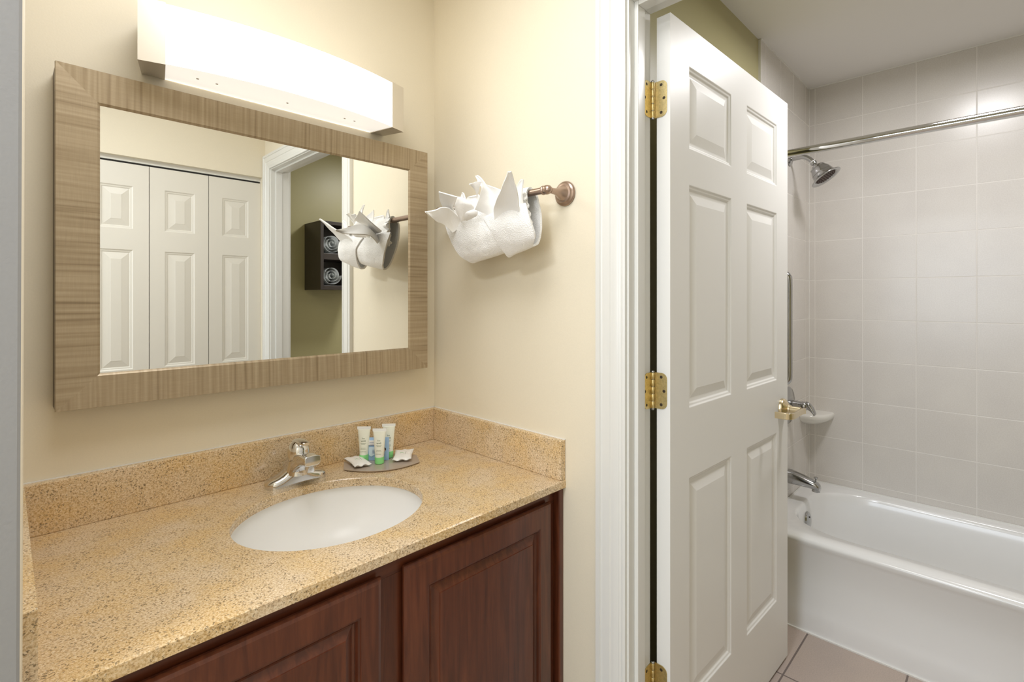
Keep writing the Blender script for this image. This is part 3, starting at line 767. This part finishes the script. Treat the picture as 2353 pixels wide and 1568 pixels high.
# ------------------------------------------------------------------ vanity light
vl = thing('vanity_light', 'long bowed white vanity lamp with brushed nickel end caps above the mirror', 'lamp', (0.5235, YM, 1.83))
HF, HB, HO = 0.3258, 0.316, 0.0175
def fxy(t):     # t -1..1 along the front
    return (HF * t, 1.303 - 0.052 * (1 - t * t) - YM)
LZ0, LZ1, LZB = 1.8290 - 1.83, 1.9580 - 1.83, 1.8480 - 1.83
def body_ring(t, infl=0.0):
    x, y = fxy(t); xb = HB * t + HO
    return [(x, y - infl, LZ0 - infl), (x, y - infl, LZ1 + infl), (xb, -0.0008, LZ1 + infl), (xb, -0.0008, LZB - infl)]
tcap = 0.2790 / HF
bm = BM(); rings(bm, [body_ring(-tcap - 0.01 + (2 * tcap + 0.02) * i / 28) for i in range(29)])
bm.normal_update()
for f in bm.faces:
    if abs(f.normal.z) > 0.7: f.material_index = 1
obj('diffuser', bm, [M_diff, M_diff2], vl, smooth=30)
for s in (-1, 1):
    bm = BM(); rings(bm, [body_ring(s * (tcap + (1 - tcap) * i / 4), 0.0022) for i in range(5)]); obj('end_cap', bm, M_nickel, vl, smooth=30)
for x in (-0.205, -0.165, 0.0, 0.16, 0.19):
    bm = BM(); lathe(bm, [(0, 0), (0.003, 0), (0.0024, 0.0012), (0, 0.0014)], (x, -0.085, LZ0 + (LZB - LZ0) * 0.45), (0, 0.08, -1), n=12); obj('screw', bm, M_nickel, vl)

# ------------------------------------------------------------------ towel bar
BZ, BX = 1.605, 0.985
tb = thing('towel_bar', 'rose bronze towel bar on the beige side wall', 'towel bar', (XW, 1.075, BZ))
def bar_post(yy):
    bm = BM()
    lathe(bm, [(0, 0), (0.0325, 0), (0.0335, 0.003), (0.0325, 0.006), (0.0300, 0.008), (0.0265, 0.010), (0.0250, 0.013), (0.0200, 0.0145), (0.0190, 0.017), (0.0150, 0.024), (0.0105, 0.034), (0.0082, 0.046), (0.0078, 0.055), (0.0078, 0.066), (0, 0.066)], (-0.0003, yy, 0), (-1, 0, 0))
    p = obj('post', bm, M_bronze, tb, smooth=35)
    bm = BM(); s = 1 if yy > 0 else -1
    lathe(bm, [(0, -0.013), (0.004, -0.0128), (0.0075, -0.0105), (0.0105, -0.007), (0.0122, 0.0), (0.0122, 0.004), (0.0105, 0.010), (0.0120, 0.012), (0.0120, 0.015), (0.0098, 0.017), (0, 0.017)], (BX - XW, yy, 0), (0, -s, 0))
    lathe(bm, [(0, 0), (0.0055, 0), (0.005, 0.003), (0, 0.0045)], (BX - XW - 0.0105, yy, 0), (-1, 0, 0), n=20)
    obj('finial', bm, M_bronze, p, smooth=40)
bar_post(-0.229); bar_post(0.229)
bm = BM(); tube(bm, [(BX - XW, -0.222, 0), (BX - XW, 0.222, 0)], 0.0090, 24); obj('bar', bm, M_bronze, tb, smooth=40)

# ------------------------------------------------------------------ folded towels
def surf(bm, G, thick):
    V = [[bm.verts.new(p) for p in r] for r in G]
    for i in range(len(V) - 1):
        for j in range(len(V[0]) - 1): bm.faces.new((V[i][j], V[i + 1][j], V[i + 1][j + 1], V[i][j + 1]))
    bmesh.ops.recalc_face_normals(bm, faces=bm.faces)
    bmesh.ops.solidify(bm, geom=bm.faces[:], thickness=thick)
def interp(st, k):
    cols = list(zip(*st)); n = len(st)
    out = []
    P = [Vector((s[0], s[1], s[2])) for s in st]; Q = [Vector((s[0], s[3], s[4])) for s in st]
    return list(zip(catmull(P, k), catmull(Q, k)))
def pouch(stations, parent, seed, o3, wr=0.003, name='pouch', thick=0.006):
    """stations: (x, yL, zL, yR, zR)"""
    bm = BM(); G = []
    for a, c in interp(stations, 6):
        row = []
        for j in range(25):
            t = j / 24; p = a.lerp(c, t)
            bul = math.sin(PI * t)
            n3 = noise.noise(Vector((p.y * 14 + seed, p.z * 14, seed))) * wr * 2 + noise.noise(Vector((p.y * 40, p.z * 40 + seed, 3))) * wr
            side = -1 if p.x < 0.985 else 1
            p = p + Vector((side * (0.006 * bul + n3), 0, n3 * 0.4))
            if p.x > XW - 0.008: p.x = XW - 0.008
            row.append(p - o3)
        G.append(row)
    surf(bm, G, thick); return obj(name, bm, M_terry, parent, smooth=70)
def grid_petal(parent, o3, cup, rows, thick=0.0038):
    P = catmull([r[:3] for r in rows], 5); Q = catmull([r[3:] for r in rows], 5)
    bm = BM(); G = []; n = len(P)
    for i, (a, c) in enumerate(zip(P, Q)):
        row = []
        for j in range(11):
            t = j / 10; p = a.lerp(c, t); k = 4 * t * (1 - t)
            wv = 0.0012 * noise.noise(Vector((p.y * 60, p.z * 60, cup * 100)))
            row.append(p + Vector((cup * k * min(1, 2.2 * (1 - i / (n - 1)) + 0.15) + wv, 0.3 * cup * k, 0)) - o3)
        G.append(row)
    surf(bm, G, thick); return obj('petal', bm, M_cloth, parent, smooth=70, bevel=0.0013)
PET_R = [
    (0.01, [(0.935, 0.9886, 1.5202, 0.935, 0.8942, 1.5331), (0.915, 0.9742, 1.5571, 0.920, 0.8875, 1.5550), (0.895, 0.9430, 1.5767, 0.905, 0.8761, 1.5767), (0.880, 0.9113, 1.5945, 0.890, 0.8675, 1.5938), (0.868, 0.8850, 1.6124, 0.875, 0.8618, 1.6129), (0.856, 0.8593, 1.6293, 0.857, 0.8529, 1.6294)]),
    (0.008, [(0.925, 1.0629, 1.5728, 0.945, 0.9871, 1.5388), (0.915, 1.0387, 1.5853, 0.940, 0.9887, 1.5679), (0.910, 1.0205, 1.6058, 0.940, 0.9939, 1.5945), (0.905, 1.0079, 1.6220, 0.940, 1.0077, 1.6179), (0.905, 1.0114, 1.6366, 0.920, 1.0175, 1.6400)]),
    (-0.003, [(0.905, 1.0097, 1.6387, 0.912, 1.0371, 1.5966), (0.895, 1.0142, 1.6378, 0.900, 1.0288, 1.6127), (0.885, 1.0205, 1.6348, 0.890, 1.0316, 1.6257), (0.880, 1.0325, 1.6324, 0.880, 1.0307, 1.6298)]),
    (0.003, [(0.930, 1.0502, 1.6373, 0.930, 1.0250, 1.6381), (0.930, 1.0576, 1.6578, 0.930, 1.0412, 1.6551), (0.930, 1.0668, 1.6691, 0.930, 1.0594, 1.6691)]),
    (0.006, [(0.955, 1.0636, 1.5544, 0.950, 0.9669, 1.5430), (0.965, 1.0710, 1.6187, 0.955, 0.9805, 1.6043), (0.967, 1.0714, 1.6539, 0.960, 0.9993, 1.6257)]),
    (0.004, [(0.945, 0.9259, 1.5584, 0.945, 0.8944, 1.5568), (0.940, 0.9194, 1.5968, 0.940, 0.8959, 1.5878), (0.938, 0.9112, 1.6168, 0.938, 0.8924, 1.6105), (0.935, 0.8927, 1.6291, 0.935, 0.8865, 1.6292)]),
]
PET_L = [
    (0.008, [(0.940, 1.1341, 1.5543, 0.930, 1.1659, 1.5183), (0.900, 1.1383, 1.5815, 0.900, 1.1727, 1.5414), (0.865, 1.1331, 1.5813, 0.870, 1.1660, 1.5463), (0.830, 1.1164, 1.5676, 0.835, 1.1350, 1.5476), (0.810, 1.1187, 1.5618, 0.815, 1.1217, 1.5486), (0.797, 1.1185, 1.5590, 0.797, 1.1146, 1.5550)]),
    (0.007, [(0.930, 1.1865, 1.5590, 0.935, 1.1379, 1.5542), (0.900, 1.1727, 1.5858, 0.905, 1.1346, 1.5792), (0.880, 1.1629, 1.6070, 0.890, 1.1061, 1.5933), (0.865, 1.1492, 1.6264, 0.880, 1.0841, 1.6046)]),
    (-0.008, [(0.925, 1.1199, 1.5423, 0.925, 1.1043, 1.5457), (0.905, 1.1267, 1.5832, 0.910, 1.0511, 1.5671), (0.900, 1.1146, 1.5982, 0.900, 1.0468, 1.5832), (0.895, 1.0988, 1.6101, 0.895, 1.0723, 1.6027)]),
    (-0.004, [(0.925, 1.1160, 1.5494, 0.925, 1.0929, 1.5444), (0.908, 1.0859, 1.5638, 0.912, 1.0389, 1.5503), (0.905, 1.0435, 1.5691, 0.905, 1.0291, 1.5614)]),
    (0.003, [(0.970, 1.1805, 1.6153, 0.970, 1.1500, 1.6112), (0.970, 1.1743, 1.6355, 0.970, 1.1581, 1.6331), (0.970, 1.1702, 1.6440, 0.970, 1.1621, 1.6415)]),
    (0.004, [(0.965, 1.1521, 1.5720, 0.960, 1.0766, 1.5627), (0.965, 1.1461, 1.6165, 0.960, 1.0822, 1.6133), (0.965, 1.1401, 1.6234, 0.960, 1.0879, 1.6203)]),
]

# towel nearer the door
o3 = Vector((BX, 0.935, BZ))
t1 = thing('folded_towel', 'white folded fan towel on the bar, nearer the bathroom door', 'towel', o3, 0, 'fan folded towels on the bar')
pouch([(0.955, 1.015, 1.510, 0.900, 1.535), (0.947, 1.025, 1.545, 0.892, 1.562), (0.937, 1.041, 1.551, 0.878, 1.567), (0.930, 1.006, 1.515, 0.857, 1.518), (0.943, 0.985, 1.473, 0.852, 1.480), (0.960, 0.975, 1.444, 0.872, 1.464), (0.972, 0.974, 1.437, 0.882, 1.460),
       (0.990, 0.980, 1.448, 0.880, 1.470), (1.003, 1.000, 1.500, 0.880, 1.510), (1.008, 1.015, 1.570, 0.893, 1.583), (1.002, 1.020, 1.606, 0.902, 1.609), (0.985, 1.020, 1.6205, 0.905, 1.6205), (0.969, 1.020, 1.606, 0.905, 1.608), (0.963, 1.012, 1.570, 0.900, 1.575), (0.961, 1.000, 1.520, 0.896, 1.525)], t1, 1.3, o3, 0.0022)
for cup, rows in PET_R: grid_petal(t1, o3, cup, rows)
bm = BM(); G = []
for i in range(61):
    s = i / 60; z = 1.598 - 0.085 * s; wv2 = 0.0055 * math.sin(s * 24)
    G.append([Vector((0.955 + wv2 + 0.012 * s, 0.897 - 0.012 * s + 0.003 * math.sin(s * 24 + 1) + 0.022 * q, z)) - o3 for q in (0, 0.33, 0.66, 1)])
surf(bm, G, 0.004); obj('ruffled_edge', bm, M_cloth, t1, smooth=70)
# towel nearer the mirror
o3 = Vector((BX, 1.105, BZ))
t2 = thing('folded_towel', 'white folded fan towel on the bar, nearer the framed mirror', 'towel', o3, 0, 'fan folded towels on the bar')
pouch([(0.957, 1.195, 1.510, 1.045, 1.515), (0.953, 1.208, 1.543, 1.042, 1.546), (0.944, 1.222, 1.553, 1.038, 1.552), (0.940, 1.190, 1.497, 0.990, 1.510), (0.950, 1.163, 1.455, 0.975, 1.478), (0.962, 1.140, 1.436, 0.975, 1.462), (0.975, 1.128, 1.429, 0.978, 1.456),
       (0.993, 1.138, 1.440, 1.010, 1.456), (1.005, 1.170, 1.500, 1.025, 1.500), (1.009, 1.185, 1.570, 1.035, 1.572), (1.002, 1.178, 1.606, 1.035, 1.608), (0.985, 1.175, 1.6205, 1.035, 1.6205), (0.969, 1.178, 1.606, 1.035, 1.608), (0.963, 1.180, 1.570, 1.040, 1.575), (0.961, 1.175, 1.520, 1.045, 1.525)], t2, 8.7, o3, 0.0022)
for cup, rows in PET_L: grid_petal(t2, o3, cup, rows)
bm = BM(); G = []
for i in range(61):
    s = i / 60; z = 1.600 - 0.085 * s
    G.append([Vector((0.956 + 0.0055 * math.sin(s * 22) + 0.010 * s, 1.190 + 0.003 * math.sin(s * 22 + 1) - 0.022 * q, z)) - o3 for q in (0, 0.33, 0.66, 1)])
surf(bm, G, 0.004); obj('ruffled_edge', bm, M_cloth, t2, smooth=70)

# ------------------------------------------------------------------ bathtub
TR = 0.366
tub = thing('bathtub', 'white alcove bathtub along the long tiled wall', 'bathtub', (2.62, 0.0, 0))
bm = BM()
ox0, ox1, oy0, oy1 = 2.245, XT - 0.001, YS + 0.010, YE - 0.001
def orect(x0_, z, n=8):    # outer rectangle sampled like rrect with tiny radius
    cx, cyy = (x0_ + ox1) / 2, (oy0 + oy1) / 2
    return rrect(cx, cyy, (ox1 - x0_) / 2, (oy1 - oy0) / 2, 0.004, 0.004, z, n)
cx, cyy = (2.338 + 2.932) / 2, (-0.70 + 0.692) / 2; hx, hy = (2.932 - 2.338) / 2, (0.692 + 0.70) / 2
inner = [(1.0, 1.0, TR + 0.001, 0.20, 0.25), (0.985, 0.992, TR - 0.004, 0.20, 0.25), (0.965, 0.985, TR - 0.020, 0.195, 0.245), (0.945, 0.978, TR - 0.060, 0.19, 0.24), (0.90, 0.965, 0.20, 0.18, 0.22), (0.84, 0.945, 0.11, 0.17, 0.2), (0.76, 0.92, 0.075, 0.16, 0.18), (0.6, 0.8, 0.065, 0.12, 0.14)]
seq = [orect(2.240, 0.0), orect(2.243, 0.06), orect(2.248, 0.085), orect(2.253, 0.11), orect(2.260, 0.20), orect(2.266, 0.318), orect(2.256, 0.334), orect(2.250, 0.348), orect(2.253, 0.357), orect(2.262, TR)]
seq += [rrect(cx, cyy, hx * a, hy * c, rx, ry, z) for a, c, z, rx, ry in inner]
rings(bm, seq); loc(bm, 2.62, 0, 0)
obj('basin', bm, M_tub, tub, smooth=60)
bm = BM(); lathe(bm, [(0, 0), (0.039, 0), (0.040, 0.003), (0.036, 0.009), (0.020, 0.012), (0, 0.0125)], (2.65 - 2.62, 0.6755, 0.283), (0, -1, 0.10))
ov = obj('overflow_plate', bm, M_chrome_d, tub, smooth=45)
for zz in (-0.018, 0.018):
    bm = BM(); lathe(bm, [(0, 0), (0.004, 0), (0.003, 0.0015), (0, 0.002)], (2.65 - 2.62, 0.664, 0.283 + zz), (0, -1, 0.1), n=12); obj('screw', bm, M_dark, ov)
bm = BM()
box(bm, 2.272 - 2.62, XT - 2.62 - 0.002, YE - 0.006, YE - 0.0012, TR, TR + 0.005); box(bm, XT - 0.006 - 2.62, XT - 0.0012 - 2.62, -0.75, YE - 0.006, TR, TR + 0.005)
box(bm, 2.2335 - 2.62, 2.2402 - 2.62, YS + 0.012, YE - 0.002, 0.0, 0.005)
obj('caulk_line', bm, M_caulk, tub)

FXX = 2.650
sp = thing('tub_spout', 'chrome tub filler spout with a lift knob below the shower valve', 'tub spout', (FXX, YE, 0.47))
bm = BM(); rs = []
for y, zt, zb, hwid in ((0.0, 0.033, -0.028, 0.030), (-0.010, 0.034, -0.030, 0.031), (-0.03, 0.030, -0.030, 0.030), (-0.06, 0.022, -0.030, 0.028), (-0.09, 0.012, -0.031, 0.026), (-0.108, 0.006, -0.032, 0.024), (-0.122, 0.000, -0.034, 0.022), (-0.131, -0.008, -0.036, 0.019), (-0.134, -0.018, -0.037, 0.016)):
    c_, h_ = (zt + zb) / 2, (zt - zb) / 2; ring = []
    for k in range(24):
        a = 2 * PI * k / 24; ca, sa = math.cos(a), math.sin(a)
        ring.append((hwid * math.copysign(abs(ca) ** 0.7, ca), y, c_ + h_ * math.copysign(abs(sa) ** 0.7, sa)))
    rs.append(ring)
rings(bm, rs); obj('body', bm, M_chrome_d, sp, smooth=60)
bm = BM(); lathe(bm, [(0, -0.006), (0.017, -0.006), (0.017, 0.010), (0, 0.010)], (0, -0.117, -0.036), (0, 0, 1)); obj('outlet', bm, M_chrome_d, sp, smooth=40)
bm = BM(); lathe(bm, [(0, 0), (0.0035, 0), (0.0035, 0.012), (0.009, 0.017), (0.009, 0.019), (0.007, 0.021), (0, 0.0215)], (0, -0.116, 0.003), (0, 0, 1), n=20); obj('lift_knob', bm, M_chrome_d, sp, smooth=40)

vv_ = thing('shower_valve', 'chrome shower valve with round plate and curved lever behind the door', 'valve', (FXX - 0.012, YE, 0.813))
bm = BM(); lathe(bm, [(0, 0), (0.087, 0), (0.088, 0.004), (0.083, 0.009), (0.050, 0.013), (0.030, 0.016), (0, 0.016)], (0, -0.0002, 0), (0, -1, 0)); obj('plate', bm, M_chrome_d, vv_, smooth=40)
bm = BM(); lathe(bm, [(0, 0), (0.021, 0), (0.021, 0.030), (0.019, 0.032), (0.019, 0.044), (0.021, 0.046), (0.021, 0.060), (0.014, 0.070), (0, 0.073)], (0, -0.015, 0.006), (0, -1, 0)); st = obj('stem', bm, M_chrome_d, vv_, smooth=40)
bm = BM(); rs = []
pl = catmull([(0, -0.070, 0.012), (0, -0.085, 0.010), (0, -0.100, -0.002), (0, -0.110, -0.016), (0, -0.116, -0.029)], 5)
for i, p in enumerate(pl):
    q = i / (len(pl) - 1); wd = 0.014 + 0.005 * q; th = 0.015 * (1 - q) + 0.006
    rs.append([p + Vector((wd * math.cos(2 * PI * k / 16), 0, 0)) + Vector((0, -0.5, 0.85)) * th * math.sin(2 * PI * k / 16) for k in range(16)])
rings(bm, rs); obj('lever', bm, M_chrome_d, st, smooth=60)

sh = thing('wall_shower', 'chrome bell shaped shower head on a bent arm', 'shower head', (FXX + 0.012, YE, 1.990))
bm = BM(); lathe(bm, [(0, 0), (0.028, 0), (0.029, 0.003), (0.022, 0.010), (0.012, 0.014), (0, 0.014)], (0, -0.0002, 0), (0, -1, 0)); obj('flange', bm, M_chrome_d, sh, smooth=40)
arm = catmull([(0, -0.002, 0), (0, -0.030, 0.004), (0, -0.062, 0.003), (0, -0.085, -0.010), (0, -0.103, -0.030)], 6)
bm = BM(); tube(bm, arm, 0.0105, 20); obj('arm', bm, M_chrome_d, sh, smooth=60)
ax = Vector((0.0, -0.56, -0.83)).normalized(); P0 = Vector((0, -0.099, -0.026))
bm = BM(); lathe(bm, [(0, 0), (0.0122, 0), (0.0122, 0.004), (0, 0.004)], P0, ax); obj('thread_tape', bm, M_teflon, sh, smooth=40)
bm = BM(); lathe(bm, [(0, 0.00384), (0.0135, 0.00384), (0.014, 0.01344), (0.012, 0.01728), (0.009, 0.0192), (0.0095, 0.02496), (0.018, 0.02688), (0.0234, 0.02976), (0.0252, 0.0336), (0.03285, 0.03648), (0.03375, 0.03888), (0.0324, 0.04128), (0.036, 0.048), (0.04095, 0.0576), (0.04365, 0.06816), (0.04392, 0.0696), (0.04302, 0.07027), (0.04428, 0.07152), (0.04635, 0.08064), (0.0504, 0.08832), (0.0585, 0.09456), (0.06435, 0.09744), (0.06615, 0.09936), (0.06615, 0.10128), (0.0639, 0.10224), (0.0558, 0.10128), (0.0504, 0.09936), (0.0468, 0.09552), (0, 0.09552)], P0, ax, n=56)
bell = obj('shower_head', bm, M_chrome_d, sh, smooth=35)
bm = BM(); d_, u_, v_ = frame_of(ax)
lathe(bm, [(0, 0.0958), (0.0455, 0.0958), (0.0450, 0.0970), (0, 0.0972)], P0, ax)
for r_, n_ in ((0.011, 6), (0.022, 12), (0.032, 18), (0.041, 24)):
    for k in range(n_):
        a = 2 * PI * k / n_; c_ = P0 + (u_ * math.cos(a) + v_ * math.sin(a)) * r_
        lathe(bm, [(0.0020, 0.0965), (0.0015, 0.1000), (0, 0.1005)], c_, ax, n=8)
obj('spray_face', bm, M_rubber, bell, smooth=40)

bm = BM()
tube(bm, [(2.262, YS + 0.010, 1.917), (2.262, YE - 0.001, 1.917)], 0.0160, 28)
rod = thing('shower_rod', 'long chrome shower curtain rod above the bathtub', 'curtain rod', (2.262, 0.0, 1.917))
loc(bm, 2.262, 0, 1.917); obj('rod', bm, M_chrome, rod, smooth=40)
for y, s in ((YS + 0.0095, 1), (YE - 0.0005, -1)):
    bm = BM(); lathe(bm, [(0, 0), (0.030, 0), (0.030, 0.004), (0.022, 0.010), (0.0185, 0.025), (0, 0.025)], (0, y, 0), (0, s, 0)); obj('flange', bm, M_chrome, rod, smooth=40)

gb = thing('grab_bar', 'upright metal grab bar on the tiled end wall, behind the door edge', 'grab bar', (2.478, YE, 1.19))
pp = catmull([(0, -0.002, 0.245), (0, -0.03, 0.244), (0, -0.045, 0.235), (0, -0.050, 0.21), (0, -0.050, 0.10), (0, -0.050, -0.10), (0, -0.050, -0.21), (0, -0.045, -0.235), (0, -0.03, -0.244), (0, -0.002, -0.245)], 5)
bm = BM(); tube(bm, pp, 0.0155, 20); obj('bar', bm, M_chrome_d, gb, smooth=60)
for s in (-1, 1):
    bm = BM(); lathe(bm, [(0, 0), (0.038, 0), (0.036, 0.004), (0.017, 0.008), (0, 0.008)], (0, -0.0002, s * 0.245), (0, -1, 0)); obj('flange', bm, M_chrome_d, gb, smooth=40)

# ceramic corner soap dish
bm = BM(); rs = []
def quarter(a, c, z):
    pts = [(0, 0, z)]
    for i in range(17):
        t = PI / 2 * i / 16; pts.append((-a * math.cos(t) ** 0.8 if t < PI / 2 - 1e-6 else 0, -c * math.sin(t) ** 0.8 if t > 1e-6 else 0, z))
    return pts
rings(bm, [quarter(0.02, 0.02, -0.075), quarter(0.09, 0.06, -0.060), quarter(0.145, 0.098, -0.040), quarter(0.163, 0.112, -0.028), quarter(0.167, 0.116, -0.012), quarter(0.164, 0.113, -0.004), quarter(0.158, 0.108, -0.001), quarter(0.148, 0.100, 0.0), quarter(0.10, 0.07, 0.0005)])
o = obj('soap_dish', bm, M_porc, smooth=60); o.location = (XT - 0.0005, YE - 0.0005, 0.738)
o.data.materials[0] = plain('beige_glazed_ceramic', (0.80, 0.785, 0.74), 0.14)
tag(o, 'beige ceramic corner soap dish where the two tiled walls meet', 'soap dish')

# ------------------------------------------------------------------ towel cubby seen in the mirror
CX0, CX1, CY0, CY1, CZ0, CZ1 = 1.487, 1.800, YS + 0.001, -0.515, 1.382, 1.845
cu = thing('towel_cubby', 'espresso wall cubby holding rolled towels, seen in the mirror', 'shelf', (CX0, CY0, CZ0))
def cb(name, *q):
    bm = BM(); box(bm, *q); loc(bm, CX0, CY0, CZ0); obj(name, bm, M_espresso, cu, bevel=0.0015)
cb('side_panel', CX0, CX0 + 0.022, CY0, CY1, CZ0, CZ1); cb('side_panel', CX1 - 0.022, CX1, CY0, CY1, CZ0, CZ1)
cb('top_panel', CX0 + 0.0222, CX1 - 0.0222, CY0, CY1, CZ1 - 0.024, CZ1); cb('bottom_panel', CX0 + 0.0222, CX1 - 0.0222, CY0, CY1, CZ0, CZ0 + 0.028)
cb('shelf', CX0 + 0.0222, CX1 - 0.0222, CY0 + 0.0125, CY1, 1.586, 1.628); cb('back_panel', CX0 + 0.0222, CX1 - 0.0222, CY0, CY0 + 0.012, CZ0 + 0.0285, CZ1 - 0.0245)
def roll(name, x, z, R0, label, turns=3):
    bm = BM(); inn, outp = [], []; n = 120
    for i in range(n + 1):
        s = i / n; a = s * turns * 2 * PI; r = 0.008 + (R0 - 0.008) * s
        inn.append((r * math.cos(a), r * math.sin(a)))
    th = (R0 - 0.008) / turns * 0.80
    loop = [(p[0], p[1]) for p in inn] + [((math.hypot(*p) - th) * p[0] / math.hypot(*p) if math.hypot(*p) > th + 0.002 else 0.001 * p[0], (math.hypot(*p) - th) * p[1] / math.hypot(*p) if math.hypot(*p) > th + 0.002 else 0.001 * p[1]) for p in []]
    G = []
    for yy in [k / 6 for k in range(7)]:
        rr = 0.9 if yy in (0, 1) else 1.0
        G.append([Vector((p[0], -0.10 + 0.20 * yy, p[1])) for p in inn])
    V = [[bm.verts.new(p) for p in r] for r in G]
    for i in range(len(V) - 1):
        for j in range(len(V[0]) - 1): bm.faces.new((V[i][j], V[i + 1][j], V[i + 1][j + 1], V[i][j + 1]))
    bmesh.ops.solidify(bm, geom=bm.faces[:], thickness=th)
    o = obj(name, bm, M_ticket, smooth=60); o.location = (x, -0.635, z); return tag(o, label, 'towel', 'rolled towels in the wall cubby')
roll('rolled_towel', 1.5095 + 0.0705, 1.4105 + 0.0700, 0.0655, 'white rolled towel in the lower opening of the dark cubby, seen in the mirror')
roll('rolled_towel', 1.5095 + 0.0705, 1.6290 + 0.0700, 0.0655, 'white rolled towel in the upper opening of the dark cubby, seen in the mirror')
